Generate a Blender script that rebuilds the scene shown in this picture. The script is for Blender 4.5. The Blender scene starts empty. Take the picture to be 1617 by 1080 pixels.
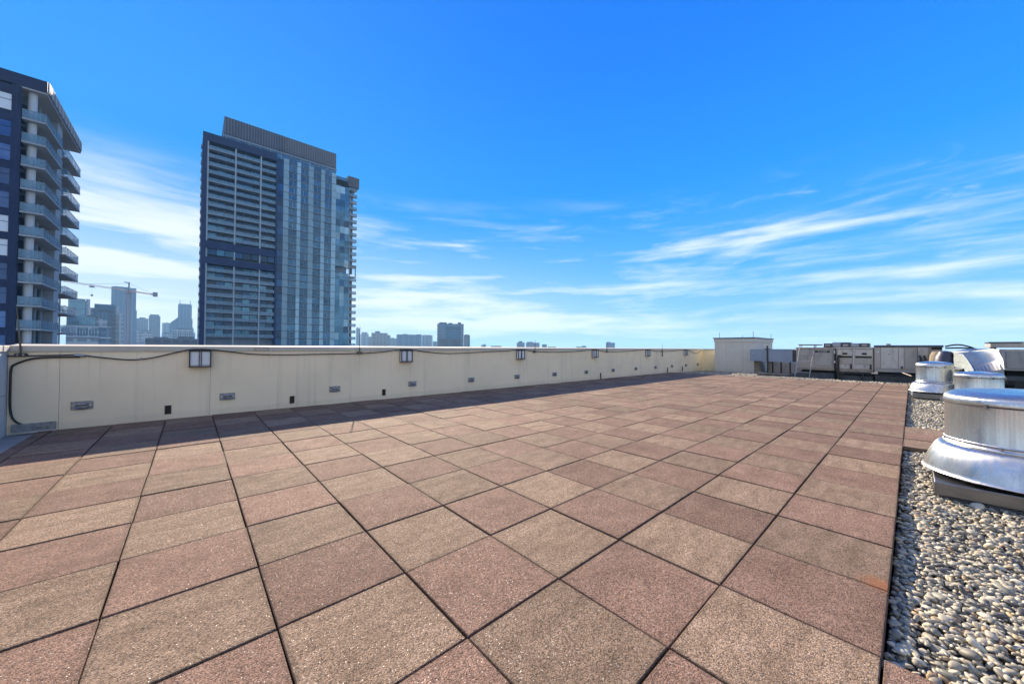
import bpy, math, random
import numpy as np
from mathutils import Vector, Matrix, Euler

random.seed(7)
rng = np.random.default_rng(7)
S = bpy.context.scene
COL = S.collection

# ------------------------------------------------------------------ camera
PX_F, YAW, PITCH, ROLL = 565.83, math.radians(41.862), math.radians(0.923), math.radians(0.298)
EYE = Vector((0, 0, 1.267))
_f = Vector((math.sin(YAW)*math.cos(PITCH), math.cos(YAW)*math.cos(PITCH), math.sin(PITCH)))
_r0 = Vector((math.cos(YAW), -math.sin(YAW), 0)); _u0 = _r0.cross(_f)
_r = _r0*math.cos(ROLL) + _u0*math.sin(ROLL); _u = -_r0*math.sin(ROLL) + _u0*math.cos(ROLL)
cam_d = bpy.data.cameras.new('camera'); cam = bpy.data.objects.new('camera', cam_d); COL.objects.link(cam)
cam_d.sensor_width = 36.0; cam_d.lens = PX_F/1617*36.0
cam_d.clip_start = 0.05; cam_d.clip_end = 30000
cam.matrix_world = Matrix(((_r.x, _u.x, -_f.x, EYE.x), (_r.y, _u.y, -_f.y, EYE.y), (_r.z, _u.z, -_f.z, EYE.z), (0, 0, 0, 1)))
S.camera = cam

# ------------------------------------------------------------------ light and sky
SUN_EL = math.radians(27.5); SUN_AZ = math.atan2(0.354, 0.935)      # azimuth from +Y towards +X
SUN = Vector((math.sin(SUN_AZ)*math.cos(SUN_EL), math.cos(SUN_AZ)*math.cos(SUN_EL), math.sin(SUN_EL)))
sun_d = bpy.data.lights.new('sun', 'SUN'); sun = bpy.data.objects.new('sun', sun_d); COL.objects.link(sun)
sun_d.energy = 4.6; sun_d.angle = math.radians(0.53); sun_d.color = (1.0, 0.85, 0.65)
sun.rotation_euler = SUN.to_track_quat('Z', 'Y').to_euler(); sun.location = (0, 0, 60)
S.view_settings.view_transform = 'Standard'; S.view_settings.look = 'None'
EXPO = 1.35
S.view_settings.exposure = EXPO; S.view_settings.gamma = 1.0; S.view_settings.use_curve_mapping = False
S.cycles.volume_bounces = 1
S.cycles.max_bounces = 8; S.cycles.transparent_max_bounces = 16

W = bpy.data.worlds.new('World'); S.world = W; W.use_nodes = True
nt = W.node_tree; N = nt.nodes; Lk = nt.links; N.clear()
def wn(t, **k):
    n = N.new(t)
    for a, b in k.items(): setattr(n, a, b)
    return n
def wmath(op, a, b=None, c=None, clamp=False):
    n = wn('ShaderNodeMath', operation=op, use_clamp=clamp)
    for i, v in enumerate((a, b, c)):
        if v is None: continue
        if isinstance(v, (int, float)): n.inputs[i].default_value = v
        else: Lk.new(v, n.inputs[i])
    return n.outputs[0]
def wmix(f, a, b, blend='MIX'):
    n = wn('ShaderNodeMix', data_type='RGBA', blend_type=blend); n.clamp_factor = True
    for s, v in ((n.inputs[0], f), (n.inputs[6], a), (n.inputs[7], b)):
        if isinstance(v, (int, float)): s.default_value = v
        elif isinstance(v, tuple): s.default_value = (*v, 1)
        else: Lk.new(v, s)
    return n.outputs[2]
def wramp(x, stops, interp='LINEAR'):
    n = wn('ShaderNodeValToRGB'); n.color_ramp.interpolation = interp
    e = n.color_ramp.elements
    while len(e) < len(stops): e.new(0.5)
    for k, (p, c) in zip(e, stops):
        k.position = p; k.color = (*c, 1) if isinstance(c, tuple) else (c, c, c, 1)
    Lk.new(x, n.inputs[0]); return n.outputs[0]
def wsmooth(x, a, b):
    n = wn('ShaderNodeMapRange', interpolation_type='SMOOTHSTEP'); n.clamp = True
    Lk.new(x, n.inputs[0]); n.inputs[1].default_value = a; n.inputs[2].default_value = b
    return n.outputs[0]
tc = wn('ShaderNodeTexCoord'); D = tc.outputs['Generated']
sep = wn('ShaderNodeSeparateXYZ'); Lk.new(D, sep.inputs[0])
sky = wn('ShaderNodeTexSky', sky_type='NISHITA'); sky.sun_disc = False
sky.sun_elevation = SUN_EL; sky.sun_rotation = SUN_AZ
sky.altitude = 200; sky.air_density = 1.0; sky.dust_density = 0.0; sky.ozone_density = 2.0
zz = wmath('MAXIMUM', sep.outputs[2], 0.0)
grad = wramp(zz, [(0.0, (.42, .76, 1.0)), (.08, (.24, .63, 1.02)), (.2, (.06, .47, 1.08)), (.38, (.0, .335, 1.08)),
                  (.60, (.0, .235, 1.04)), (.72, (.0, .198, 1.0)), (1.0, (.0, .105, .52))])
dt = wn('ShaderNodeVectorMath', operation='DOT_PRODUCT'); Lk.new(D, dt.inputs[0])
gl = Vector((-0.15, 0.93, 0.33)).normalized(); dt.inputs[1].default_value = gl
lobe = wmath('POWER', wmath('MAXIMUM', dt.outputs['Value'], 0.0), 4.0)
grad = wmix(wmath('MULTIPLY', lobe, .42), grad, (.09, .47, 1.05))
nish = wmix(1.0, sky.outputs[0], (.16, .16, .16), 'MULTIPLY')
base = wmix(.97, nish, grad)
# clouds: drifting streaks of cirrus and thin altocumulus, densest low down all round the horizon; fill cover added behind
def noise(scale_xyz, off, scale, detail, rough, dist=0.0):
    m = wn('ShaderNodeMapping'); Lk.new(D, m.inputs[0]); m.inputs['Scale'].default_value = scale_xyz
    m.inputs['Location'].default_value = off; m.inputs['Rotation'].default_value = (0.0, 0.012, 0)
    n = wn('ShaderNodeTexNoise'); Lk.new(m.outputs[0], n.inputs['Vector'])
    n.inputs['Scale'].default_value = scale; n.inputs['Detail'].default_value = detail
    n.inputs['Roughness'].default_value = rough; n.inputs['Distortion'].default_value = dist
    return n.outputs[0]
n1 = noise((1, 1, 9.5), (30.1, 3.3, 1.7), 2.4, 9, .54, .3)
n2 = noise((1, 1, 4.0), (1.3, 5.2, .9), 6.5, 7, .62, .4)
n3 = noise((1, 1, 9.0), (7.3, 2.2, 4.1), 1.3, 4, .5, .1)
low = wsmooth(zz, .33, .05)                                       # 1 near the horizon, 0 above ~19 degrees
mixn = wmath('ADD', wmath('MULTIPLY', wmath('MULTIPLY_ADD', n1, 1.55, -.275), .6), wmath('MULTIPLY', n2, .25))
mixn = wmath('ADD', mixn, wmath('MULTIPLY', n3, .15))
thr = wmath('ADD', mixn, wmath('MULTIPLY', low, .165))
thr = wmath('ADD', thr, wmath('MULTIPLY', lobe, .16))
bk = wn('ShaderNodeVectorMath', operation='DOT_PRODUCT'); Lk.new(D, bk.inputs[0]); bk.inputs[1].default_value = (-_f.x, -_f.y, .0)
fill_veil = wsmooth(bk.outputs['Value'], -.35, .45)  # cloud cover added behind the camera to brighten and neutralise the shade
thr = wmath('ADD', thr, wmath('MULTIPLY', fill_veil, .20))
cl = wsmooth(thr, .505, .84)
cl = wmath('MULTIPLY', cl, wmath('MAXIMUM', wsmooth(zz, .40, .24), fill_veil))
wisp = wmath('MULTIPLY', wsmooth(n2, .52, .76), wmath('MULTIPLY', wsmooth(zz, .40, .24), .34))
cl = wmath('MAXIMUM', wmath('MULTIPLY', cl, .68), wisp)
cl = wmath('MAXIMUM', cl, wmath('MULTIPLY', wsmooth(zz, .085, .0), .16))
cl = wmath('MAXIMUM', cl, wmath('MULTIPLY', wmath('MULTIPLY', wsmooth(zz, .34, .02), wmath('POWER', wmath('MAXIMUM', dt.outputs['Value'], 0.0), 2.0)), .60))
final = wmix(cl, base, (1.36, 1.33, 1.27))
K_ = 10.0*2**-EXPO
up = wmix(1.0, final, (K_, K_, K_), 'MULTIPLY')
bg = wn('ShaderNodeBackground'); bg.inputs[1].default_value = 0.10
Lk.new(up, bg.inputs[0]); wo = wn('ShaderNodeOutputWorld'); Lk.new(bg.outputs[0], wo.inputs[0])

# ------------------------------------------------------------------ helpers
class MB:
    def __init__(s): s.v = []; s.f = []; s.m = []; s.s = []
    def add(s, vs, fs, m=0, sm=False):
        b = len(s.v); s.v += [tuple(p) for p in vs]
        for f in fs: s.f.append(tuple(b+i for i in f)); s.m.append(m); s.s.append(sm)
        return s
    def box(s, x0, x1, y0, y1, z0, z1, m=0):
        x0, x1 = min(x0, x1), max(x0, x1); y0, y1 = min(y0, y1), max(y0, y1); z0, z1 = min(z0, z1), max(z0, z1)
        v = [(x0,y0,z0),(x1,y0,z0),(x1,y1,z0),(x0,y1,z0),(x0,y0,z1),(x1,y0,z1),(x1,y1,z1),(x0,y1,z1)]
        return s.add(v, [(0,3,2,1),(4,5,6,7),(0,1,5,4),(1,2,6,5),(2,3,7,6),(3,0,4,7)], m)
    def prism(s, poly, z0, z1, m=0):
        n = len(poly); a = sum(poly[i][0]*poly[(i+1)%n][1]-poly[(i+1)%n][0]*poly[i][1] for i in range(n))
        if a < 0: poly = poly[::-1]
        v = [(x, y, z0) for x, y in poly] + [(x, y, z1) for x, y in poly]
        return s.add(v, [tuple(range(n-1, -1, -1)), tuple(range(n, 2*n))] + [(i, (i+1)%n, n+(i+1)%n, n+i) for i in range(n)], m)
    def tube(s, pts, r, n=8, m=0, caps=True):
        pts = [Vector(p) for p in pts]; rr = r if isinstance(r, (list, tuple)) else [r]*len(pts)
        vs = []; ref = None
        for i, p in enumerate(pts):
            t = (pts[min(i+1, len(pts)-1)] - pts[max(i-1, 0)]).normalized()
            if ref is None: ref = Vector((0, 0, 1)) if abs(t.z) < .9 else Vector((1, 0, 0))
            a = (ref - t*ref.dot(t)).normalized(); b = t.cross(a); ref = a
            for k in range(n):
                q = 2*math.pi*k/n; vs.append(p + (a*math.cos(q) + b*math.sin(q))*rr[i])
        fs = [(i*n+k, i*n+(k+1)%n, (i+1)*n+(k+1)%n, (i+1)*n+k) for i in range(len(pts)-1) for k in range(n)]
        s.add(vs, fs, m, True)
        if caps:
            b = len(s.v)-len(vs); e = b+(len(pts)-1)*n
            s.f += [tuple(b+k for k in range(n-1, -1, -1)), tuple(e+k for k in range(n))]; s.m += [m, m]; s.s += [False, False]
        return s
    def lathe(s, prof, n=48, c=(0, 0), m=0, a0=0):
        vs = []
        for r, z in prof:
            for k in range(n):
                q = 2*math.pi*k/n + a0; vs.append((c[0]+r*math.cos(q), c[1]+r*math.sin(q), z))
        fs = [(i*n+k, i*n+(k+1)%n, (i+1)*n+(k+1)%n, (i+1)*n+k) for i in range(len(prof)-1) for k in range(n)]
        return s.add(vs, fs, m, True)
    def build(s, name, mats, parent=None, bevel=0, seg=2, angle=35, loc=None):
        me = bpy.data.meshes.new(name)
        o = bpy.data.objects.new(name, me); COL.objects.link(o)
        off = Vector(loc) if loc is not None else Vector((0, 0, 0))
        if parent is not None: o.parent = parent; off = off + wloc(parent) if loc is None else off
        if loc is not None: o.location = Vector(loc) - (wloc(parent) if parent is not None else Vector((0, 0, 0)))
        me.from_pydata([tuple(Vector(p)-off) for p in s.v], [], s.f)
        for m_ in (mats if isinstance(mats, (list, tuple)) else [mats]): me.materials.append(m_)
        me.polygons.foreach_set('material_index', s.m); me.polygons.foreach_set('use_smooth', s.s)
        me.update()
        if any(s.s): me.set_sharp_from_angle(angle=math.radians(angle))
        if bevel:
            b = o.modifiers.new('bevel', 'BEVEL'); b.width = bevel; b.segments = seg; b.limit_method = 'ANGLE'; b.angle_limit = math.radians(40)
        return o
def wloc(o):
    p = Vector(o.location)
    while o.parent is not None: o = o.parent; p += Vector(o.location)
    return p
def tag(o, label=None, cat=None, group=None, kind=None):
    for k, v in (('label', label), ('category', cat), ('group', group), ('kind', kind)):
        if v: o[k] = v
    return o
def thing(name, loc, label, cat, group=None):
    o = bpy.data.objects.new(name, None); COL.objects.link(o); o.location = loc; o.empty_display_size = .3
    return tag(o, label, cat, group)
def link_copy(o, parent=None, shift=None):
    c = o.copy(); COL.objects.link(c)
    if parent is not None: c.parent = parent
    if shift is not None: c.location = Vector(o.location) + Vector(shift)
    for ch in o.children: link_copy(ch, c)
    return c
def dup(o, shift, label, group=None):
    c = link_copy(o, None, shift); c['label'] = label
    if group: c['group'] = group
    return c
def B(x0, x1, y0, y1, z0, z1): return MB().box(x0, x1, y0, y1, z0, z1)

# ------------------------------------------------------------------ materials
def new_mat(name):
    m = bpy.data.materials.new(name); m.use_nodes = True
    t = m.node_tree; return m, t, t.nodes['Principled BSDF']
def nd(t, ty, ins=None, **k):
    n = t.nodes.new(ty)
    for a, b in k.items(): setattr(n, a, b)
    for a, b in (ins or {}).items():
        if hasattr(b, 'is_linked') or hasattr(b, 'links'): t.links.new(b, n.inputs[a])
        else: n.inputs[a].default_value = b
    return n
def mix(t, f, a, b, blend='MIX'):
    n = t.nodes.new('ShaderNodeMix'); n.data_type = 'RGBA'; n.blend_type = blend
    for i, v in ((0, f), (6, a), (7, b)):
        if isinstance(v, (int, float)): n.inputs[i].default_value = v
        elif isinstance(v, tuple): n.inputs[i].default_value = (*v, 1)
        else: t.links.new(v, n.inputs[i])
    return n.outputs[2]
def ramp(t, x, stops):
    n = t.nodes.new('ShaderNodeValToRGB'); e = n.color_ramp.elements
    while len(e) < len(stops): e.new(.5)
    for k, (p, c) in zip(e, stops):
        k.position = p; k.color = (*c, 1) if isinstance(c, tuple) else (c, c, c, 1)
    t.links.new(x, n.inputs[0]); return n.outputs[0]
def coords(t, scale=(1, 1, 1), kind='Object'):
    c = t.nodes.new('ShaderNodeTexCoord'); mp = t.nodes.new('ShaderNodeMapping'); mp.inputs['Scale'].default_value = scale
    if kind == 'World':
        g = t.nodes.new('ShaderNodeNewGeometry'); t.links.new(g.outputs['Position'], mp.inputs[0])
    else: t.links.new(c.outputs[kind], mp.inputs[0])
    return mp.outputs[0]
def noise_m(t, v, scale, detail=4, rough=.55, dist=0):
    n = t.nodes.new('ShaderNodeTexNoise'); t.links.new(v, n.inputs['Vector'])
    n.inputs['Scale'].default_value = scale; n.inputs['Detail'].default_value = detail
    n.inputs['Roughness'].default_value = rough; n.inputs['Distortion'].default_value = dist
    return n.outputs[0]
def bump(t, bsdf, h, strength=.3, dist=.01):
    b = t.nodes.new('ShaderNodeBump'); b.inputs['Strength'].default_value = strength; b.inputs['Distance'].default_value = dist
    t.links.new(h, b.inputs['Height']); t.links.new(b.outputs[0], bsdf.inputs['Normal']); return b
def simple(name, col, rough=.6, metal=0.0, var=.12, scale=3.0, stretch=(1, 1, 1), bmp=0.0, spec=.5, rvar=.1, dirt=0.0, dirtcol=(.05, .045, .04)):
    m, t, b = new_mat(name); v = coords(t, stretch, 'World')
    n = noise_m(t, v, scale, 6, .6)
    dark = tuple(c*(1-var*1.6) for c in col); lite = tuple(min(1, c*(1+var*.8)) for c in col)
    c = ramp(t, n, [(.3, dark), (.5, col), (.72, lite)])
    if dirt:
        d = noise_m(t, coords(t, (stretch[0]*1.0, stretch[1]*1.0, stretch[2]*.35), 'World'), scale*2.3, 7, .65)
        c = mix(t, ramp(t, d, [(.52, 0.0), (.75, dirt)]), c, dirtcol)
    t.links.new(c, b.inputs['Base Color'])
    t.links.new(ramp(t, n, [(.3, min(1, rough+rvar)), (.7, max(0, rough-rvar))]), b.inputs['Roughness'])
    b.inputs['Metallic'].default_value = metal; b.inputs['Specular IOR Level'].default_value = spec
    if bmp: bump(t, b, noise_m(t, v, scale*18, 5, .6), bmp, .004)
    return m

GX_, GY_ = 1.5323, .0889
def paver_mat(name, lo, mid, hi, streak, rust=False):
    m, t, b = new_mat(name)
    info = t.nodes.new('ShaderNodeObjectInfo'); geo = t.nodes.new('ShaderNodeNewGeometry')
    rnd = nd(t, 'ShaderNodeMath', {0: info.outputs['Random'], 1: geo.outputs['Random Per Island']}, operation='ADD').outputs[0]
    rnd = nd(t, 'ShaderNodeMath', {0: rnd}, operation='FRACT').outputs[0]
    v = coords(t, (1, 1, 1), 'World')
    big = noise_m(t, coords(t, streak, 'World'), 3.2, 6, .62, .3)
    c = ramp(t, big, [(.28, lo), (.5, mid), (.74, hi)])
    # exposed aggregate: fine stones of several colours
    vor = nd(t, 'ShaderNodeTexVoronoi', {'Vector': v, 'Scale': 215.0, 'Randomness': 1.0})
    sp = nd(t, 'ShaderNodeSeparateColor', {0: vor.outputs['Color']})
    grain = ramp(t, sp.outputs[0], [(0.0, .28), (.25, .70), (.6, 1.1), (1.0, 1.7)])
    c = mix(t, 1.0, c, grain, 'MULTIPLY')
    c = mix(t, ramp(t, sp.outputs[1], [(.86, 0.0), (.90, .5)]), c, (.03, .026, .025))
    fl = ramp(t, sp.outputs[2], [(.989, 0.0), (.992, 1.0)])
    c = mix(t, fl, c, (.33, .29, .24))
    tone = ramp(t, rnd, [(0.0, .82), (.5, 1.0), (1.0, 1.17)])
    c = mix(t, 1.0, c, tone, 'MULTIPLY')
    stain = noise_m(t, v, .55, 5, .6)
    c = mix(t, ramp(t, stain, [(.50, 0.0), (.70, .42)]), c, tuple(x*.5 for x in mid))
    uv = nd(t, 'ShaderNodeVectorMath', {0: v, 1: (-GX_, -GY_, 0)}, operation='ADD').outputs[0]
    uv = nd(t, 'ShaderNodeVectorMath', {0: uv, 1: (1/.61, 1/.61, 1)}, operation='MULTIPLY').outputs[0]
    uv = nd(t, 'ShaderNodeVectorMath', {0: uv}, operation='FRACTION').outputs[0]
    uv = nd(t, 'ShaderNodeVectorMath', {0: uv, 1: (-.5, -.5, 0)}, operation='ADD').outputs[0]
    uv = nd(t, 'ShaderNodeVectorMath', {0: uv}, operation='ABSOLUTE').outputs[0]
    us = nd(t, 'ShaderNodeSeparateXYZ', {0: uv})
    edge = nd(t, 'ShaderNodeMath', {0: us.outputs[0], 1: us.outputs[1]}, operation='MAXIMUM').outputs[0]
    en = nd(t, 'ShaderNodeMath', {0: noise_m(t, v, 14, 6, .7), 1: .09}, operation='MULTIPLY').outputs[0]
    edge = nd(t, 'ShaderNodeMath', {0: edge, 1: en}, operation='ADD').outputs[0]
    c = mix(t, ramp(t, edge, [(.505, 0.0), (.55, .6)]), c, tuple(x*.28 for x in mid))
    wm = noise_m(t, v, 1.9, 3, .5, .8)
    c = mix(t, ramp(t, wm, [(.585, 0.0), (.60, .22), (.625, .08), (.7, .16)]), c, tuple(x*.45 for x in mid))
    if rust:
        px = nd(t, 'ShaderNodeVectorMath', {0: v, 1: (2.80, 0.13, 0)}, operation='DISTANCE').outputs['Value']
        pr = nd(t, 'ShaderNodeMath', {0: px, 1: nd(t, 'ShaderNodeMath', {0: noise_m(t, v, 22, 5, .6), 1: .12}, operation='MULTIPLY').outputs[0]}, operation='ADD').outputs[0]
        c = mix(t, ramp(t, pr, [(.05, .75), (.16, 0.0)]), c, (.28, .085, .02))
    t.links.new(c, b.inputs['Base Color'])
    t.links.new(ramp(t, fl, [(0.0, .9), (1.0, .36)]), b.inputs['Roughness'])
    t.links.new(ramp(t, fl, [(0.0, .22), (1.0, .5)]), b.inputs['Specular IOR Level'])
    h = nd(t, 'ShaderNodeMath', {0: vor.outputs['Distance'], 1: -1.0}, operation='MULTIPLY').outputs[0]
    bump(t, b, h, .55, .004)
    return m
M = {}
M['paver_tan'] = paver_mat('paver_tan', (.148, .100, .065), (.218, .149, .100), (.285, .201, .139), (1.0, 3.2, 1), True)
M['paver_red'] = paver_mat('paver_red', (.150, .089, .062), (.198, .121, .086), (.243, .153, .111), (1.2, 1.6, 1), True)
M['bedding'] = simple('bedding', (.010, .009, .008), .95, spec=.1)
M['membrane'] = simple('membrane', (.30, .29, .28), .7, var=.12, scale=1.5, dirt=.35)
M['roof'] = simple('roof', (.10, .10, .10), .85, var=.3, scale=1.3, bmp=.2)
M['gravel_bed'] = simple('gravel_bed', (.11, .105, .095), .9, var=.6, scale=26, bmp=.8)
def wall_mat(name, col, stains):
    m, t, b = new_mat(name); v = coords(t, (1, 1, 1), 'World')
    c = ramp(t, noise_m(t, v, .9, 7, .6), [(.3, tuple(x*.90 for x in col)), (.55, col), (.8, tuple(min(1, x*1.05) for x in col))])
    run = noise_m(t, coords(t, (7, 7, .22), 'World'), 1.0, 5, .6)
    zs = nd(t, 'ShaderNodeSeparateXYZ', {0: v})
    c = mix(t, ramp(t, run, [(.55, 0.0), (.78, stains)]), c, (.30, .25, .18))
    top = nd(t, 'ShaderNodeMath', {0: ramp(t, zs.outputs[2], [(.45, 0.0), (1.0, 1.0)]), 1: ramp(t, noise_m(t, coords(t, (16, 16, .12), 'World'), 1.0, 6, .7), [(.55, 0.0), (.75, .24)])}, operation='MULTIPLY').outputs[0]
    c = mix(t, top, c, (.27, .21, .14))
    pat = noise_m(t, v, .45, 3, .5); c = mix(t, ramp(t, pat, [(.57, 0.0), (.585, .10)]), c, tuple(min(1, x*1.12) for x in col))
    spots = nd(t, 'ShaderNodeTexVoronoi', {'Vector': v, 'Scale': 1.7}).outputs['Distance']
    c = mix(t, ramp(t, spots, [(.012, .6), (.03, 0.0)]), c, (.22, .17, .12))
    foot = nd(t, 'ShaderNodeMath', {0: zs.outputs[2], 1: nd(t, 'ShaderNodeMath', {0: noise_m(t, v, 6, 5, .6), 1: .16}, operation='MULTIPLY').outputs[0]}, operation='SUBTRACT').outputs[0]
    c = mix(t, ramp(t, foot, [(0.0, .12), (.05, 0.0)]), c, (.28, .24, .18))
    t.links.new(c, b.inputs['Base Color']); b.inputs['Roughness'].default_value = .8
    bump(t, b, noise_m(t, v, 90, 4, .6), .12, .003)
    return m
M['stucco'] = wall_mat('stucco', (.88, .71, .47), .30)
M['stucco_warm_light'] = wall_mat('stucco_warm_light', (.86, .73, .47), .1)  # yellower tint holds warm bounced light in the colour, same wall otherwise
M['stucco_grey'] = wall_mat('stucco_grey', (.66, .59, .48), .3)
M['wall_white'] = wall_mat('wall_white', (.56, .54, .51), .2)
M['coping'] = simple('coping', (.50, .44, .345), .75, var=.05, scale=2, dirt=.25, dirtcol=(.3, .26, .2))
M['black'] = simple('black_metal', (.015, .014, .014), .42, 0, var=.2)
M['rubber'] = simple('rubber', (.012, .012, .013), .5, var=.2)
M['diffuser'] = simple('diffuser', (.64, .63, .62), .4, var=.04)
M['galv'] = simple('galvanised', (.30, .30, .295), .42, .7, var=.3, scale=22)
M['ladder_grey'] = simple('ladder_grey', (.36, .35, .33), .55, .1, var=.1)
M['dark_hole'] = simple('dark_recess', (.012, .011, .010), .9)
M['bronze'] = simple('bronze', (.10, .075, .05), .4, .6)
def alu_mat(name, col, rough, stretch, bmp=.05):
    m, t, b = new_mat(name); v = coords(t, stretch, 'Object')
    n = noise_m(t, v, 2.2, 6, .6); n2 = noise_m(t, coords(t, (1, 1, 1), 'Object'), 5, 6, .65)
    t.links.new(ramp(t, n, [(.32, tuple(x*.76 for x in col)), (.62, col)]), b.inputs['Base Color'])
    r1 = nd(t, 'ShaderNodeMath', {0: ramp(t, n, [(.3, rough+.10), (.7, rough-.05)]), 1: ramp(t, n2, [(.45, 0.0), (.8, .05)])}, operation='ADD').outputs[0]
    t.links.new(r1, b.inputs['Roughness']); b.inputs['Metallic'].default_value = .92
    b.inputs['Anisotropic'].default_value = .75
    tg = t.nodes.new('ShaderNodeTangent'); tg.direction_type = 'RADIAL'; tg.axis = 'Z'; t.links.new(tg.outputs[0], b.inputs['Tangent'])
    if bmp: bump(t, b, n, bmp, .004)
    return m
M['alu'] = alu_mat('spun_aluminium', (.60, .595, .58), .25, (11, 11, .3), 0)
M['alu_dull'] = alu_mat('dull_aluminium', (.27, .275, .29), .45, (2, 2, 6), .0)
def foil_mat():
    m, t, b = new_mat('crinkled_foil'); v = coords(t, (1, 1, 1), 'World')
    b.inputs['Base Color'].default_value = (.34, .38, .37, 1); b.inputs['Metallic'].default_value = .5; b.inputs['Roughness'].default_value = .42
    vo = nd(t, 'ShaderNodeTexVoronoi', {'Vector': v, 'Scale': 9.0}, feature='DISTANCE_TO_EDGE').outputs['Distance']
    h = nd(t, 'ShaderNodeMath', {0: vo, 1: noise_m(t, v, 16, 6, .7)}, operation='ADD').outputs[0]
    bump(t, b, h, .9, .05); return m
M['foil'] = foil_mat()
M['unit_tan'] = simple('unit_tan', (.42, .375, .315), .5, var=.08, scale=1.8, dirt=.55, dirtcol=(.14, .12, .10))
M['unit_grey'] = simple('unit_grey', (.36, .335, .30), .5, var=.08, scale=1.8, dirt=.55, dirtcol=(.12, .11, .10))
M['unit_white'] = simple('unit_white', (.55, .505, .44), .5, var=.06, scale=1.8, dirt=.55)
M['unit_dark'] = simple('unit_dark', (.07, .075, .085), .5, .3, var=.2)
M['duct_blue'] = simple('duct_blue', (.24, .28, .36), .35, .55, var=.1, scale=1.2)
M['curb'] = simple('curb_felt', (.085, .085, .088), .8, var=.3, scale=5)
M['timber'] = simple('timber', (.30, .25, .19), .8, var=.25, scale=4)
M['canvas'] = simple('canvas', (.24, .19, .13), .9, var=.25, scale=5)
M['navy_sheet'] = simple('navy_sheet', (.035, .038, .075), .45, var=.25, scale=3)
M['white_plastic'] = simple('white_plastic', (.75, .75, .73), .4, var=.05)
M['lettering'] = simple('lettering', (.75, .73, .70), .5, var=.03)
# towers and skyline
M['navy_panel'] = simple('navy_panel', (.008, .022, .072), .45, .0, var=.2, scale=.25, spec=.25)
M['navy_frame'] = simple('navy_frame', (.018, .036, .095), .5, .0, var=.1, scale=.2, spec=.25)
M['concrete'] = simple('concrete', (.36, .39, .40), .75, var=.08, scale=.5)
M['pale_concrete'] = simple('concrete_pale', (.55, .56, .55), .7, var=.06, scale=.4)  # palest of the concrete tones, its own colour
M['concrete_dark'] = simple('concrete_dark', (.20, .25, .29), .7, var=.1, scale=.4)
M['slab_edge'] = simple('slab_edge', (.36, .42, .44), .7, var=.06, scale=.4)
M['soffit'] = simple('soffit', (.36, .36, .36), .8, var=.05, scale=.4)
def glass_mat(name, col, rough=.06, metal=.45, var=.35, sc=.35):
    m, t, b = new_mat(name)
    info = t.nodes.new('ShaderNodeObjectInfo')
    n = noise_m(t, coords(t, (1, 1, 1), 'World'), sc, 4, .6)
    c = ramp(t, n, [(.3, tuple(x*(1-var) for x in col)), (.7, tuple(min(1, x*(1+var*.6)) for x in col))])
    c = mix(t, 1.0, c, ramp(t, info.outputs['Random'], [(0.0, .62), (1.0, 1.25)]), 'MULTIPLY')
    t.links.new(c, b.inputs['Base Color']); b.inputs['Roughness'].default_value = rough; b.inputs['Metallic'].default_value = metal
    b.inputs['Specular IOR Level'].default_value = .45
    bump(t, b, noise_m(t, coords(t, (1, 1, 1), 'World'), .22, 2, .5), .10, .3)
    return m
M['glass_dark'] = glass_mat('glass_dark', (.022, .052, .090), metal=.3)
M['glass_blue'] = glass_mat('glass_blue', (.060, .115, .25), metal=.55)
M['glass_teal'] = glass_mat('glass_teal', (.085, .205, .285), metal=.45)
M['window_teal'] = glass_mat('window_teal', (.055, .135, .205), metal=.4)
M['glass_deep'] = glass_mat('glass_deep', (.028, .085, .165), metal=.4)
M['spandrel'] = glass_mat('spandrel_glass', (.30, .46, .51), .25, .15, .1)
M['blind'] = simple('window_blind', (.72, .78, .80), .5, var=.04)
def rail_mat(name, col, alpha):
    m, t, b = new_mat(name); b.inputs['Base Color'].default_value = (*col, 1); b.inputs['Roughness'].default_value = .12
    n = noise_m(t, coords(t, (1, 1, .4), 'World'), .9, 5, .6)
    t.links.new(ramp(t, n, [(.35, alpha-.12), (.65, min(1, alpha+.12))]), b.inputs['Alpha']); b.inputs['Specular IOR Level'].default_value = .7
    return m
M['rail_glass'] = rail_mat('rail_glass', (.15, .31, .41), .5)
M['rail_teal'] = rail_mat('rail_teal', (.14, .28, .36), .62)
M['flare_tinted_metal'] = simple('flare_tinted_metal', (.085, .082, .09), .55, .0, var=.12, scale=.2)  # sun flare over the tower's upper right, put into the metal's tone
M['rib_metal'] = simple('rib_metal', (.125, .14, .165), .5, .0, var=.15, scale=.2)
M['screen_metal'] = simple('screen_metal', (.042, .056, .088), .55, .0, var=.15, scale=.2)
def far_mat(name, col, win, sx, sz, wf=.55):
    """far facades: storeys and bays too far off to tell apart"""
    m, t, b = new_mat(name); v = coords(t, (1, 1, 1), 'World')
    z = nd(t, 'ShaderNodeSeparateXYZ', {0: v})
    def stripe(x, period, duty):
        q = nd(t, 'ShaderNodeMath', {0: x, 1: 1.0/period}, operation='MULTIPLY').outputs[0]
        q = nd(t, 'ShaderNodeMath', {0: q}, operation='FRACT').outputs[0]
        return nd(t, 'ShaderNodeMath', {0: q, 1: duty}, operation='LESS_THAN').outputs[0]
    h = nd(t, 'ShaderNodeMath', {0: z.outputs[0], 1: z.outputs[1]}, operation='ADD').outputs[0]
    w = nd(t, 'ShaderNodeMath', {0: stripe(z.outputs[2], sz, wf), 1: stripe(h, sx, .72)}, operation='MULTIPLY').outputs[0]
    base = ramp(t, noise_m(t, v, .03, 4, .6), [(.35, tuple(x*.85 for x in col)), (.65, col)])
    t.links.new(mix(t, w, base, win), b.inputs['Base Color']); b.inputs['Roughness'].default_value = .5
    return m
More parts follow.
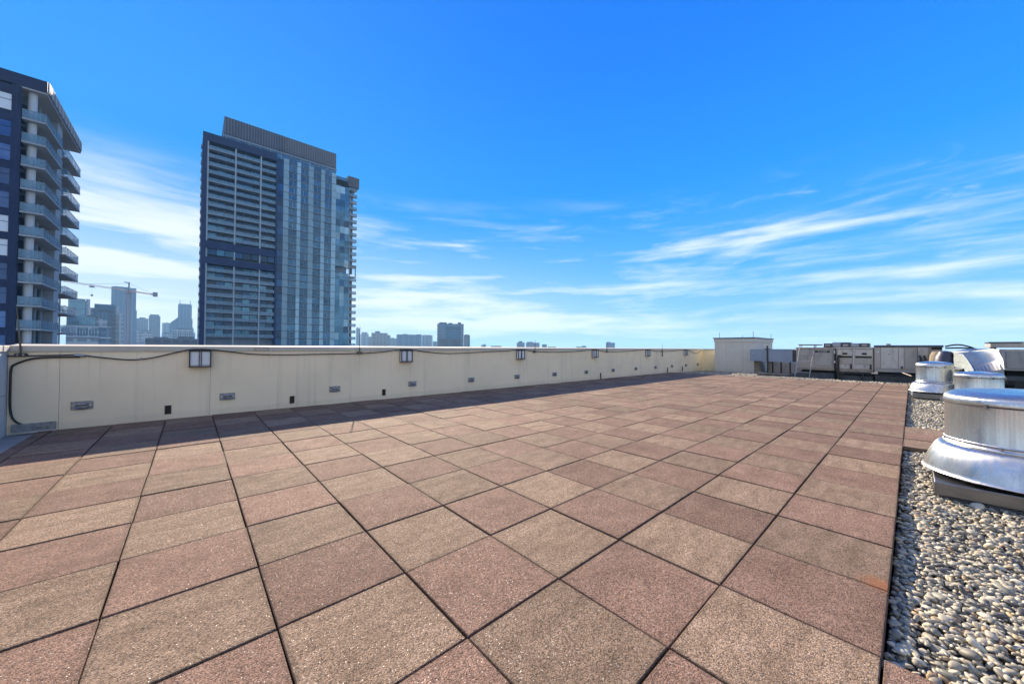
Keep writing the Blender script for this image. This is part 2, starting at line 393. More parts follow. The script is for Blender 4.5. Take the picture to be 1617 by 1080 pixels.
M['far_blue'] = far_mat('far_blue', (.13, .20, .28), (.06, .11, .17), 6, 4)
M['far_grey'] = far_mat('far_grey', (.20, .23, .27), (.09, .12, .16), 5, 4)
M['far_pale'] = far_mat('far_pale', (.38, .42, .45), (.15, .20, .25), 7, 4)
M['far_brown'] = far_mat('far_brown', (.26, .20, .17), (.10, .10, .11), 5, 4)
M['far_dark'] = far_mat('far_dark', (.09, .10, .13), (.04, .05, .07), 6, 4)
M['crane_red'] = simple('crane_red', (.30, .10, .09), .5, var=.1, scale=.3)
M['crane_grey'] = simple('crane_grey', (.12, .12, .13), .5, var=.1, scale=.3)
def city_mat():
    m, t, b = new_mat('city_streets'); v = coords(t, (1, 1, 0), 'World')
    vo = nd(t, 'ShaderNodeTexVoronoi', {'Vector': v, 'Scale': .02}, distance='CHEBYCHEV')
    sp = nd(t, 'ShaderNodeSeparateColor', {0: vo.outputs['Color']})
    c = ramp(t, sp.outputs[0], [(0, (.05, .05, .055)), (.4, (.13, .135, .14)), (.7, (.05, .065, .05)), (1, (.26, .27, .28))])
    t.links.new(c, b.inputs['Base Color']); b.inputs['Roughness'].default_value = .9; return m
M['city'] = city_mat()

# ------------------------------------------------------------------ the setting
GZ = -36.0
g = MB(); R_ = 5200.0
g.add([(0, 0, GZ)] + [(R_*math.cos(2*math.pi*k/96), R_*math.sin(2*math.pi*k/96), GZ) for k in range(96)], [(0, k+1, (k+1) % 96+1) for k in range(96)])
tag(g.build('ground', M['city']), kind='structure')
rd = MB().box(-2.0, 33.0, -16.0, 9.0, GZ+.01, -.16)
tag(rd.build('roof_deck', M['roof']), kind='structure')

T = .61; GX, GY = 1.5323, .0889
NI0, NI1, NJ = -5, 29, 14
X0, X1, Y1 = GX+NI0*T, GX+NI1*T, GY+NJ*T
YW = 8.655
terrace = MB().box(X0-.14, X1, GY+.004, Y1, -.158, -.058).build('terrace', M['bedding']); tag(terrace, kind='structure')
mem = MB().box(-1.95, X0-.145, -4, YW-.01, -.157, -.03).build('roof_membrane', M['membrane']); tag(mem, kind='structure')

def paver_mesh(name, mt):
    h = (T-.0085)/2; c = .0035; z0, z1 = -.05, 0.0
    vs = []
    for (q, z) in ((h, z0), (h, z1-c), (h-c, z1)):
        vs += [(-q, -q, z), (q, -q, z), (q, q, z), (-q, q, z)]
    fs = [(3, 2, 1, 0), (8, 9, 10, 11)]
    for a in (0, 4):
        for k in range(4): fs.append((a+k, a+(k+1) % 4, a+4+(k+1) % 4, a+4+k))
    me = bpy.data.meshes.new(name); me.from_pydata(vs, [], fs); me.materials.append(mt); me.update(); return me
PM = {0: paver_mesh('paver_tan', M['paver_tan']), 1: paver_mesh('paver_red', M['paver_red'])}
tiles = [(i, j) for i in range(NI0, NI1) for j in range(NJ)]
tiles += [(i, j) for i in range(9, 12) for j in range(-1, -5, -1)] + [(i, j) for i in range(-4, 1) for j in (-1, -2)] 
def proj(p):
    d = Vector(p)-EYE; z = d.dot(_f)
    return None if z < .15 else (808.5+PX_F*d.dot(_r)/z, 540-PX_F*d.dot(_u)/z)
def seen_area(i, j):
    q = [proj((GX+(i+a)*T, GY+(j+b)*T, 0)) for a, b in ((0, 0), (1, 0), (1, 1), (0, 1))]
    if any(x is None for x in q): return 0
    xs = [min(1617, max(0, x[0])) for x in q]; ys = [min(1080, max(0, x[1])) for x in q]
    return abs(sum(xs[k]*ys[(k+1) % 4]-xs[(k+1) % 4]*ys[k] for k in range(4)))/2
order = sorted(tiles, key=lambda t: -seen_area(*t))
field = MB()
LX = {i: random.uniform(-.0022, .0022) for i in range(-8, 32)}; LY = {j: random.uniform(-.0026, .0026) for j in range(-6, 16)}
def jitter(i, j):
    r = random.Random(i*131+j*17+5)
    return (GX+(i+.5)*T+r.uniform(-.0026, .0026)+LX[i], GY+(j+.5)*T+r.uniform(-.0024, .0024)+LY[j], r.uniform(-.0055, .0025),
            r.uniform(-.0028, .0028), r.uniform(-.0028, .0028), r.uniform(-.0035, .0035))
for n, (i, j) in enumerate(order):
    x, y, z, rx, ry, rz = jitter(i, j); red = (i+j) % 2
    if n < 286:
        o = bpy.data.objects.new('paver', PM[red]); COL.objects.link(o); o.parent = terrace
        o.location = (x, y, z); o.rotation_euler = (rx, ry, rz)
    else:
        me = PM[red]; mw = Matrix.Translation((x, y, z)) @ Euler((rx, ry, rz)).to_matrix().to_4x4()
        field.add([mw @ v.co for v in me.vertices], [tuple(p.vertices) for p in me.polygons], red)
for j in range(NJ):
    x, y, z, rx, ry, rz = jitter(NI0-1, j); o = bpy.data.objects.new('paver', PM[(NI0-1+j) % 2]); COL.objects.link(o); o.parent = terrace
    o.location = (X0-.068, y, z); o.rotation_euler = (rx, ry, 0); o.scale = (.205, 1, 1)
pf = field.build('paver_field', [M['paver_tan'], M['paver_red']], terrace); pf['kind'] = 'stuff'

# gravel: pebbles laid by number, one object
def ico(sub):
    import bmesh
    bm = bmesh.new(); bmesh.ops.create_icosphere(bm, subdivisions=sub, radius=1.0); bm.verts.ensure_lookup_table()
    v = np.array([x.co[:] for x in bm.verts]); f = np.array([[q.index for q in p.verts] for p in bm.faces]); bm.free(); return v, f
def pebble_field(regions):
    V, F, Cc = [], [], []; base = 0
    for (poly_test, x0, x1, y0, y1, dens, size, sub) in regions:
        v0, f0 = ico(sub); n = int((x1-x0)*(y1-y0)*dens)
        px = rng.uniform(x0, x1, n); py = rng.uniform(y0, y1, n)
        if poly_test is not None:
            k = poly_test(px, py); px, py = px[k], py[k]
        n = len(px)
        s = size*np.exp(rng.normal(0, .34, n)); sx = s*rng.uniform(.95, 1.55, n); sy = s*rng.uniform(.65, 1.0, n); sz = s*rng.uniform(.40, .68, n)
        a = rng.normal(.5, .9, n); ca, sa = np.cos(a), np.sin(a)
        tx, ty = rng.normal(0, .34, n), rng.normal(0, .34, n)
        P = np.repeat(v0[None], n, 0)*(1+rng.normal(0, .055, (n, len(v0), 1)))
        P = np.sign(P)*np.abs(P)**.93
        P = P*np.stack([sx, sy, sz], 1)[:, None, :]
        x, y, z = P[..., 0], P[..., 1], P[..., 2]
        y, z = y*np.cos(tx)[:, None]-z*np.sin(tx)[:, None], y*np.sin(tx)[:, None]+z*np.cos(tx)[:, None]
        x, z = x*np.cos(ty)[:, None]-z*np.sin(ty)[:, None], x*np.sin(ty)[:, None]+z*np.cos(ty)[:, None]
        x, y = x*ca[:, None]-y*sa[:, None], x*sa[:, None]+y*ca[:, None]
        zc = -.066+rng.uniform(-.016, .013, n)+.010*np.sin(px*3.1+py*1.7)
        V.append(np.stack([x+px[:, None], y+py[:, None], z+zc[:, None]], -1).reshape(-1, 3))
        F.append((f0[None]+np.arange(n)[:, None, None]*len(v0)).reshape(-1, 3)+base); base += n*len(v0)
        pal = np.array([0.94, .87, .73])*np.array([(.46, .44, .38), (.38, .36, .31), (.30, .29, .26), (.20, .20, .19), (.115, .115, .12), (.56, .54, .48), (.36, .26, .16), (.42, .34, .22), (.25, .26, .24), (.27, .19, .15)])
        idx = rng.choice(len(pal), n, p=[.20, .18, .16, .13, .09, .12, .025, .04, .045, .01])
        col = pal[idx]*rng.uniform(.8, 1.15, (n, 1))
        Cc.append(np.repeat(col, len(v0), 0))
    V = np.concatenate(V); F = np.concatenate(F); Cc = np.concatenate(Cc)
    me = bpy.data.meshes.new('gravel'); me.vertices.add(len(V)); me.vertices.foreach_set('co', V.astype(np.float32).ravel())
    me.loops.add(F.size); me.loops.foreach_set('vertex_index', F.astype(np.int32).ravel())
    me.polygons.add(len(F)); me.polygons.foreach_set('loop_start', np.arange(0, F.size, 3, dtype=np.int32))
    me.polygons.foreach_set('use_smooth', np.ones(len(F), bool))
    at = me.attributes.new('stone', 'FLOAT_COLOR', 'POINT')
    at.data.foreach_set('color', np.concatenate([Cc, np.ones((len(Cc), 1))], 1).astype(np.float32).ravel())
    me.update(calc_edges=True); me.validate()
    m, t, b = new_mat('river_pebble')
    a = t.nodes.new('ShaderNodeAttribute'); a.attribute_name = 'stone'
    v = coords(t, (1, 1, 1), 'World')
    c = mix(t, 1.0, a.outputs['Color'], ramp(t, noise_m(t, v, 55, 5, .65, .5), [(.3, .72), (.55, 1.0), (.75, 1.18)]), 'MULTIPLY')
    t.links.new(c, b.inputs['Base Color']); b.inputs['Roughness'].default_value = .55
    bump(t, b, noise_m(t, v, 160, 4, .6), .15, .003)
    me.materials.append(m)
    o = bpy.data.objects.new('gravel', me); COL.objects.link(o); return tag(o, kind='stuff')
WX0, WX1 = GX+9*T, GX+12*T                     # the walkway of three pavers
pebble_field([
    (lambda x, y: ~((x < GX+T+.01) & (y > GY-2*T)), 1.2, 3.6, -2.4, GY-.01, 2900, .0130, 2),
    (None, 3.6, WX0-.02, -1.6, GY-.01, 2500, .0135, 2),
    (lambda x, y: y > -.15*x-.2, WX1+.02, 13.0, -2.3, GY-.01, 1800, .0152, 1),
    (lambda x, y: y > -.22*x+.8, 13.0, 19.3, -3.5, GY-.01, 650, .022, 1),
    (None, X1+.02, 21.0, -2.0, 8.6, 620, .024, 1),
    (None, 21.0, 23.05, 4.0, 8.6, 500, .025, 1)])
gb = MB().box(X1+.004, 32.9, GY, YW-.004, -.158, -.082).box(X0-.14, 32.9, -15.9, GY-.004, -.158, -.080)
tag(gb.build('gravel_bed', M['gravel_bed']), kind='structure')

# ------------------------------------------------------------------ parapet wall
pw = thing('parapet_wall', (10, YW, -.15), 'long cream stucco parapet wall behind the paver terrace, hung with lanterns', 'wall')
xs = [-1.95, -1.48, .275, 4.245, 8.27, 12.44, 16.85, 21.25, 21.70]
for a, b in zip(xs[:-1], xs[1:]):
    B(a+.0015, b-.0015, YW, YW+.05, -.15, 1.172).build('wall_panel', M['stucco'], pw, bevel=.002, seg=1)
B(-1.95, 23.7, YW+.052, YW+.30, -.15, 1.17).build('wall_core', M['stucco_grey'], pw)
B(21.71, 23.69, YW+.012, YW+.05, -.15, 1.172).build('wall_panel', M['stucco_warm_light'], pw)['label'] = 'wall panel at the far end of the parapet, warm light put into its colour'
for k in range(8):
    a, b = -1.95+k*3.206, -1.95+(k+1)*3.206
    c = MB()
    v = []
    for x in (a+.002, b-.002):
        v += [(x, YW-.028, 1.176), (x, YW-.028, 1.252), (x, YW-.018, 1.260), (x, YW+.36, 1.285), (x, YW+.36, 1.176)]
    c.add(v, [(0, 1, 2, 3, 4)[::-1], (5, 6, 7, 8, 9)] + [(i, i+1, i+6, i+5) for i in range(4)] + [(4, 0, 5, 9)])
    c.f = [tuple(reversed(f)) for f in c.f]
    c.build('coping', M['coping'], pw)
cp = MB()
for q in ((.93, 1.17, 1.188, 1.193), (.93, 1.17, 1.238, 1.243), (.93, .937, 1.193, 1.238), (1.163, 1.17, 1.193, 1.238)):
    cp.box(q[0], q[1], YW-.034, YW-.0285, q[2], q[3])
cp.build('cover_frame', M['bronze'], pw)

lw = thing('side_parapet', (-1.95, 2, -.15), 'white painted parapet return at the near corner', 'wall')
B(-2.25, -1.953, -5, YW-.002, -.15, 1.17).build('wall_panel', M['wall_white'], lw)
B(-2.30, -1.93, -5, YW-.03, 1.172, 1.262).build('coping', M['unit_white'], lw, bevel=.008)
B(-1.952, -1.945, 6.6, YW-.01, .55, .556).build('wall_seam', M['concrete_dark'], lw)
ew = thing('end_parapet', (23.8, 8, -.15), 'short end wall between the corner and the stucco block, coloured as if warmly lit', 'wall')
B(23.702, 23.95, 6.0, YW+.05, -.15, 1.17).build('wall_panel', M['stucco_warm_light'], ew)
B(23.67, 24.0, 6.0, YW-.03, 1.172, 1.258).build('coping', M['coping'], ew)
fp = thing('far_parapet', (32.5, 0, -.15), 'low white parapet seen under the raised blue duct', 'wall')
B(32.3, 32.6, -15.9, 9.0, -.15, 1.0).build('wall_panel', M['wall_white'], fp)
B(32.25, 32.65, -15.9, 9.0, 1.002, 1.06).build('coping', M['unit_white'], fp)

# lanterns
def lantern(x, label):
    t = thing('wall_lantern', (x, YW, 1.02), label, 'wall light', 'lanterns along the parapet')
    y0, y1 = YW-.115, YW-.001; z0, z1 = .885, 1.185; a, b = x-.152, x+.152
    f = MB()
    for xx in (a, b-.018): f.box(xx, xx+.018, y0, y0+.018, z0, z1); f.box(xx, xx+.018, y1-.02, y1, z0, z1)
    for zz_ in (z0, z1-.016):
        f.box(a+.0185, b-.0185, y0+.001, y0+.017, zz_, zz_+.016)
        for xx in (a, b-.018): f.box(xx+.001, xx+.017, y0+.0185, y1-.0205, zz_, zz_+.016)
    f.build('frame', M['black'], t)
    m = MB()
    for xx in (x-.019, x+.009): m.box(xx, xx+.010, y0+.002, y0+.014, z0+.0165, z1-.0165)
    m.box(a+.019, x-.0195, y0+.003, y0+.013, z0+.030, z0+.038); m.box(x+.0195, b-.019, y0+.003, y0+.013, z0+.030, z0+.038)
    m.build('glazing_bar', M['black'], t)
    B(a+.006, b-.006, y0+.0185, y1-.022, z0+.017, z1-.018).build('diffuser', M['diffuser'], t)
    B(a-.012, b+.012, y0-.012, y1, z1+.001, z1+.014).build('lid', M['black'], t)
    return t
lant = lantern(.13, 'nearest wall lantern, on the parapet below the gap left of the tall tower')
for x, l in ((4.09, 'second wall lantern from the near corner, below the row of grey blocks on the skyline'),
             (8.09, 'third wall lantern from the near corner, below the open sky'),
             (12.25, 'fourth wall lantern from the near corner, below the small distant block'),
             (16.62, 'fifth wall lantern from the near corner, small and far along the parapet'),
             (21.0, 'farthest wall lantern, the last before the short end wall')):
    dup(lant, (x-.13, 0, 0), l)
# anchor plates with a D ring
def anchor(x, z, label):
    t = thing('wall_anchor', (x, YW, z), label, 'anchor plate', 'anchor plates low on the parapet')
    B(x-.115, x+.115, YW-.012, YW-.0005, z-.065, z+.065).build('plate', M['galv'], t, bevel=.004, seg=1)
    r = MB(); pts = [(x+.062*math.cos(q)*1.05, YW-.030-.012*abs(math.sin(q)), z-.004+.045*math.sin(q)) for q in np.linspace(math.pi*.05, -math.pi*1.05, 14)]
    r.tube(pts, .011, 8); r.build('ring', M['alu_dull'], t)
    s = MB(); s.tube([(x-.05, YW-.028, z+.018), (x+.05, YW-.028, z+.018)], .020, 8); s.build('ring_bracket', M['galv'], t)
    for sx in (-.085, .085):
        q = MB(); q.tube([(x+sx, YW-.012, z), (x+sx, YW-.030, z)], .017, 6); q.build('bolt', M['unit_white'], t)
    return t
anc = anchor(-1.25, .335, 'nearest steel anchor plate with a ring, left of the first lantern')
alab = ['second anchor plate, low between the first lantern and the second floor vent', 'third anchor plate, between the two small vents after the first lantern', 'fourth anchor plate, just right under the second lantern',
        'fifth anchor plate, next after the second lantern', 'sixth anchor plate, just under the third lantern', 'seventh anchor plate, midway from third to fourth lantern',
        'eighth anchor plate, just short of the fourth lantern', 'ninth anchor plate, next beyond the fourth lantern', 'tenth anchor plate, just short of the fifth lantern',
        'eleventh anchor plate, just beyond the fifth lantern', 'twelfth anchor plate, before the farthest lantern', 'thirteenth anchor plate, under the farthest lantern']
for x, l in zip([.53, 2.42, 4.29, 6.15, 7.98, 9.83, 11.73, 13.64, 15.56, 17.48, 19.34, 21.13], alab): dup(anc, (x+1.25, 0, -.015), l)
dup(anc, (22.86+1.25, .012, -.01), 'last anchor plate, on the warm-tinted end panel at the corner')
# small louvred openings
def vent(x, label):
    t = thing('wall_vent', (x, YW, .16), label, 'vent', 'small dark vents at the foot of the parapet')
    f = MB(); z0, z1 = .085, .235
    f.box(x-.042, x-.034, YW-.012, YW-.0005, z0, z1).box(x+.034, x+.042, YW-.012, YW-.0005, z0, z1).box(x-.0335, x+.0335, YW-.012, YW-.0005, z1-.01, z1).box(x-.0335, x+.0335, YW-.012, YW-.0005, z0, z0+.01)
    f.build('frame', M['bronze'], t)
    B(x-.0333, x+.0333, YW-.003, YW-.0006, z0+.011, z1-.011).build('opening', M['dark_hole'], t)
    for k in range(3):
        z = z0+.035+k*.038; B(x-.033, x+.033, YW-.010, YW-.0035, z, z+.008).build('slat', M['bronze'], t)
    return t
v0 = vent(-.28, 'nearest small vent at the wall foot, below and left of the first lantern')
for x, l in ((1.59, 'second small vent at the wall foot, right of the first lantern'), (3.54, 'third small vent at the wall foot, left of the second lantern')):
    dup(v0, (x+.28, 0, 0), l)
def stub(x, z0, z1, label):
    t = MB().tube([(x, YW-.025, z0), (x, YW-.025, z1)], .022, 8).box(x-.03, x+.03, YW-.024, YW-.0006, z0+.01, z0+.03)
    return tag(t.build('pipe_stub', M['black']), label, 'pipe', 'black pipe stubs on the parapet')
stub(12.69, -.05, .24, 'thin black pipe stub at the wall foot beyond the fourth lantern')
stub(18.79, .02, .26, 'black pipe stub at the wall foot beyond the fifth lantern')
stub(20.62, .02, .26, 'black pipe stub at the wall foot before the farthest lantern')
stub(18.2, .85, 1.12, 'black pipe stub high on the wall beyond the fifth lantern')
# lightning rods
def rod(x, h, label, lean=0.0):
    t = thing('lightning_rod', (x, YW-.04, 1.13), label, 'lightning rod', 'lightning rods on the parapet')
    B(x-.055, x+.055, YW-.075, YW-.0005, 1.105, 1.150).build('clamp', M['black'], t, bevel=.008)
    m = MB().tube([(x, YW-.045, 1.13), (x+lean*.5, YW-.045, 1.13+h*.55), (x+lean, YW-.045, 1.13+h)], [.011, .009, .004], 8); m.build('rod', M['bronze'], t)
    n = MB().tube([(x-.026, YW-.080, 1.127), (x-.026, YW-.0755, 1.127)], .012, 6).tube([(x+.026, YW-.080, 1.127), (x+.026, YW-.0755, 1.127)], .012, 6); n.build('bolt_pair', M['galv'], t)
    return t
rod(-1.83, .70, 'lightning rod at the near corner, in front of the balcony tower', -.05)
rod(2.94, .62, 'lightning rod just right of the tall glass tower')
rod(8.78, .42, 'lightning rod standing just past the third lantern')
rod(13.12, .42, 'lightning rod just past the fourth lantern')
rod(18.14, .40, 'lightning rod farthest along the parapet')
# cable
def catmull(c, n=5):
    out = []
    for i in range(len(c)-1):
        p0, p1, p2, p3 = (np.array(c[max(0, min(len(c)-1, k))]) for k in (i-1, i, i+1, i+2))
        for s_ in np.linspace(0, 1, n, endpoint=False):
            out.append(.5*((2*p1)+(p2-p0)*s_+(2*p0-5*p1+4*p2-p3)*s_**2+(3*p1-p0-3*p2+p3)*s_**3))
    out.append(np.array(c[-1])); return out
ck = [(-1.62, .03), (-1.78, .10), (-1.88, .19), (-1.915, .36), (-1.92, .68), (-1.915, .93), (-1.87, 1.0), (-1.74, 1.065), (-1.58, 1.085), (-1.28, 1.088)]
m = MB().tube([(p[0], YW-.024, p[1]) for p in catmull(ck, 6)], .013, 8)
tag(m.build('cable', M['rubber']), 'black cable looping down the near corner of the parapet', 'cable')
pts = []
ctrl = [(-1.95, 1.108), (-1.56, 1.115), (-1.3, 1.118), (-1.05, 1.075), (-.75, 1.035), (-.5, 1.06), (-.2, 1.15), (.0, 1.205), (.25, 1.205), (.55, 1.165), (.9, 1.115), (1.5, 1.098), (2.1, 1.105), (2.94, 1.115), (3.5, 1.15), (3.92, 1.205),
        (4.25, 1.205), (4.7, 1.14), (5.3, 1.10), (5.9, 1.11), (6.7, 1.14), (7.5, 1.165), (7.95, 1.205), (8.25, 1.205), (8.9, 1.14), (9.8, 1.12), (11, 1.14), (12.1, 1.205), (12.4, 1.205), (13.1, 1.125), (14.5, 1.13), (16.5, 1.205), (16.8, 1.205), (17.6, 1.13), (19.2, 1.13), (20.9, 1.205), (21.2, 1.205), (21.9, 1.08), (22.3, 1.0), (22.7, 1.0), (23.2, 1.12), (23.5, 1.16)]
cb = thing('lightning_cable', (8, YW-.03, 1.12), 'thin black cable swagged along the parapet under the coping, over every lantern', 'cable')
MB().tube([(p[0], YW-.032-(.10 if p[1] > 1.2015 else .0)*0, p[1]) for p in catmull(ctrl)], .010, 8).build('conductor', M['rubber'], cb)
MB().tube([(-1.34, YW-.032, 1.117), (-1.22, YW-.032, 1.108)], .022, 8).build('connector', M['galv'], cb)
for x, z in ((-.62, 1.05), (1.2, 1.105), (3.2, 1.132), (5.6, 1.105), (10.4, 1.13), (15.5, 1.17)):
    B(x-.012, x+.012, YW-.046, YW-.0007, z-.016, z+.016).build('clip', M['galv'], cb)
# corner drain cover
dc = thing('drain_cover', (-1.75, YW-.03, 0), 'low white metal scupper cover in the near corner, cable end lying on it', 'drain cover')
B(-1.90, -1.50, YW-.05, YW-.0008, .0, .125).build('cover', M['galv'], dc, bevel=.006)
B(-1.92, -1.48, YW-.062, YW-.0508, -.012, .012).build('lip', M['unit_white'], dc)

# ------------------------------------------------------------------ exhaust fans
def fan(cx, cy, R1, R2, ztop, zseam, zskirt, W, label, n=72):
    zb = -.09
    t = thing('exhaust_fan', (cx, cy, zb), label, 'exhaust fan', 'mushroom exhaust fans on the gravel roof')
    hc = zskirt-.04
    k = MB(); a = W/2
    k.box(cx-a, cx+a, cy-a, cy+a, zb, zb+(hc-zb)*.36); k.build('curb', M['curb'], t, bevel=.01)
    k = MB(); k.box(cx-a-.02, cx+a+.02, cy-a-.02, cy+a+.02, zb+(hc-zb)*.36+.002, hc); k.build('curb_cap', M['alu_dull'], t, bevel=.008)
    k = MB(); k.lathe([(R1*.72, hc+.002), (R1*.72, zskirt+.06)], n, (cx, cy)); k.build('throat', M['unit_dark'], t)
    for q in range(8):
        an = q*math.pi/4+.3; k = MB().tube([(cx+R1*.95*math.cos(an), cy+R1*.95*math.sin(an), hc+.003), (cx+R1*.95*math.cos(an), cy+R1*.95*math.sin(an), zskirt+.09)], .012, 6); k.build('stud', M['galv'], t)
    # flared skirt
    h = zseam-zskirt; pr = []
    for s_ in np.linspace(0, 1, 16):
        pr.append((R1+.012+(R2-R1-.012)*s_, zskirt+.012+(h-.012)*(1-s_**1.9)))
    pr += [(R2+.006, zskirt+.006), (R2+.002, zskirt), (R2-.012, zskirt+.004), (R1+.05, zskirt+h*.55), (R1, zseam-.02)]
    k = MB(); k.lathe(pr[::-1], n, (cx, cy)); k.build('skirt', M['alu'], t, angle=50)
    # drum with rolled seams
    hd = ztop-zseam; zr = zseam+hd*.74
    dr = [(R1+.012, zseam-.008), (R1+.018, zseam+.002), (R1+.012, zseam+.014), (R1+.002, zseam+.020), (R1+.002, zseam+.034), (R1+.010, zseam+.040), (R1+.002, zseam+.047), (R1, zseam+.052), (R1, zr-.004)]
    k = MB(); k.lathe(dr, n, (cx, cy)); k.build('drum', M['alu'], t, angle=60)
    cd = [(R1+.001, zr), (R1+.009, zr-.004), (R1+.010, zr+.008), (R1+.008, zr+.022)]
    for s_ in np.linspace(0.12, 1, 10):
        an = s_*math.pi/2; cd.append((R1*.70+(R1*.30+.007)*math.cos(an), zr+.022+(ztop-zr-.05)*math.sin(an)))
    cd += [(R1*.60, ztop-.020), (R1*.3, ztop-.008), (.01, ztop)]
    k = MB(); k.lathe(cd, n, (cx, cy)); k.build('dome_cap', M['alu'], t, angle=60)
    k = MB(); k.lathe([(R1+.003, zr-.016), (R1+.0105, zr-.013), (R1+.0108, zr-.006), (R1+.003, zr-.005)], n, (cx, cy)); k.build('cap_seam', M['unit_dark'], t)
    for q in range(6):
        an = q*math.pi/3+2.62; c_, s_ = math.cos(an), math.sin(an)
        l = MB(); p = lambda r, z, w: (cx+(r)*c_-w*s_, cy+(r)*s_+w*c_, z)
        vs = [p(R1+.004, zr-.028, -.010), p(R1+.004, zr-.028, .010), p(R1+.022, zr-.025, .010), p(R1+.022, zr-.025, -.010),
              p(R1+.004, zr+.014, -.010), p(R1+.004, zr+.014, .010), p(R1+.026, zr+.012, .010), p(R1+.026, zr+.012, -.010)]
        l.add(vs, [(0, 1, 2, 3)[::-1], (4, 5, 6, 7), (0, 1, 5, 4), (1, 2, 6, 5), (2, 3, 7, 6), (3, 0, 4, 7)]); l.build('latch', M['galv'], t)
        l = MB().tube([p(R1, zseam+.028, .08), p(R1+.009, zseam+.028, .08)], .010, 6); l.build('rivet', M['galv'], t)
    return t
fan(5.49, -.645, .44, .585, .925, .405, .135, 1.0, 'big bright aluminium exhaust fan nearest the camera, cut by the right edge')
fan(14.9, -.40, .334, .475, .97, .40, .15, .76, 'exhaust fan beside the end of the paver edge, left of the other fans')
fan(11.47, -.865, .30, .44, .86, .42, .19, .70, 'middle exhaust fan, its skirt hidden behind the nearest fan')
fan(16.55, -.70, .30, .42, .80, .42, .18, .66, 'small exhaust fan mostly hidden behind two others, under the foil duct')

# ------------------------------------------------------------------ roof plant at the far end
mb_ = thing('roof_block', (25, 6.8, -.1), 'plain grey stucco block standing at the far corner of the terrace', 'roof structure')
B(23.1, 27.0, 5.8, 7.80, -.15, 1.66).build('wall', M['stucco_grey'], mb_, bevel=.01)
B(23.07, 27.03, 5.77, 7.83, 1.662, 1.86).build('wall_band', M['stucco_grey'], mb_)
B(23.03, 27.07, 5.73, 7.87, 1.862, 1.915).build('coping', M['unit_dark'], mb_)
B(25.25, 26.35, 5.776, 5.799, .52, 1.30).build('opening', M['dark_hole'], mb_)
for x, y, h, l in ((23.15, 7.55, .30, 'near left'), (23.15, 5.85, .33, 'near right'), (26.9, 5.85, .28, 'far right'), (26.9, 7.4, .25, 'far left')):
    tag(MB().tube([(x, y, 1.913), (x, y, 1.915+h)], .012, 6).build('air_terminal', M['bronze']), f'thin lightning spike on the {l} corner of the stucco block', 'lightning rod', 'spikes on the stucco block')
du = thing('raised_duct', (22.6, 4.6, -.08), 'blue grey rectangular duct on dark posts beside the stucco block', 'duct')
B(22.2, 23.0, 3.95, 5.15, .62, 1.27).build('duct_body', M['duct_blue'], du, bevel=.01)
B(22.3, 22.9, 3.79, 3.948, .66, 1.23).build('collar', M['unit_dark'], du)
B(22.2, 24.9, 5.152, 5.76, .64, 1.25).build('duct_branch', M['duct_blue'], du)
for x, y, z in ((22.17, 4.98, 1.44), (22.6, 4.85, .618), (22.95, 4.56, .618), (22.5, 4.1, .618)):
    B(x-.03, x+.03, y-.03, y+.03, -.08, z).build('post', M['black'], du)
for x, y0, y1, l in ((21.3, 3.9, 5.2, 'dark sleeper lying nearest the pavers under the raised duct'), (22.0, 3.85, 5.4, 'dark sleeper lying farther back under the raised duct')):
    tag(B(x, x+.22, y0, y1, -.08, .06).build('sleeper', M['curb'], bevel=.01), l, 'sleeper', 'sleepers under the duct')
tag(B(24.5, 25.4, 3.9, 5.5, -.08, .55).build('equipment_cabinet', M['unit_white'], bevel=.02), 'white cabinet seen low behind the raised duct', 'cabinet')

# furnace unit with name plate
XF = 22.0
fu = thing('furnace_unit', (XF+.8, 3.05, -.08), 'tan rooftop heating unit with dark name plate, behind the ladder', 'rooftop unit')
B(XF+.03, XF+1.7, 2.36, 3.77, .42, 1.30).build('casing', M['unit_tan'], fu)
B(XF-.02, XF+1.75, 2.34, 3.79, 1.302, 1.355).build('roof_sheet', M['unit_tan'], fu)
B(XF+.0, XF+.029, 3.20, 3.70, .50, 1.25).build('access_panel', M['unit_grey'], fu, bevel=.006)
B(XF+.0, XF+.029, 2.46, 3.08, .50, 1.24).build('access_panel', M['unit_grey'], fu, bevel=.006)
B(XF-.02, XF+1.7, 2.36, 3.77, .30, .418).build('base_rail', M['timber'], fu)
B(XF+.1, XF+1.6, 2.4, 3.75, -.10, .17).build('curb', M['curb'], fu)
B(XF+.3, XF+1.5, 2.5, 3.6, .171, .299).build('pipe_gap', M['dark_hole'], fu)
pl = B(XF-.008, XF-.0005, 2.53, 3.06, 1.115, 1.205).build('name_plate', M['black'], fu)
fc = bpy.data.curves.new('lettering', 'FONT'); fc.body = 'REZNOR'; fc.size = .066; fc.align_x = 'CENTER'; fc.align_y = 'CENTER'; fc.extrude = .001; fc.space_character = 1.35
fo = bpy.data.objects.new('lettering_curve', fc); COL.objects.link(fo)
bpy.context.view_layer.update()
me = bpy.data.meshes.new_from_object(fo.evaluated_get(bpy.context.evaluated_depsgraph_get())); bpy.data.objects.remove(fo)
me.materials.clear(); me.materials.append(M['lettering'])
lo = bpy.data.objects.new('lettering', me); COL.objects.link(lo); lo.parent = pl
lo.matrix_local = Matrix(((0, 0, -1, XF-.0095), (-1, 0, 0, 2.795), (0, 1, 0, 1.16), (0, 0, 0, 1)))
lo.location = Vector((XF-.0095, 2.795, 1.16)) - wloc(pl)

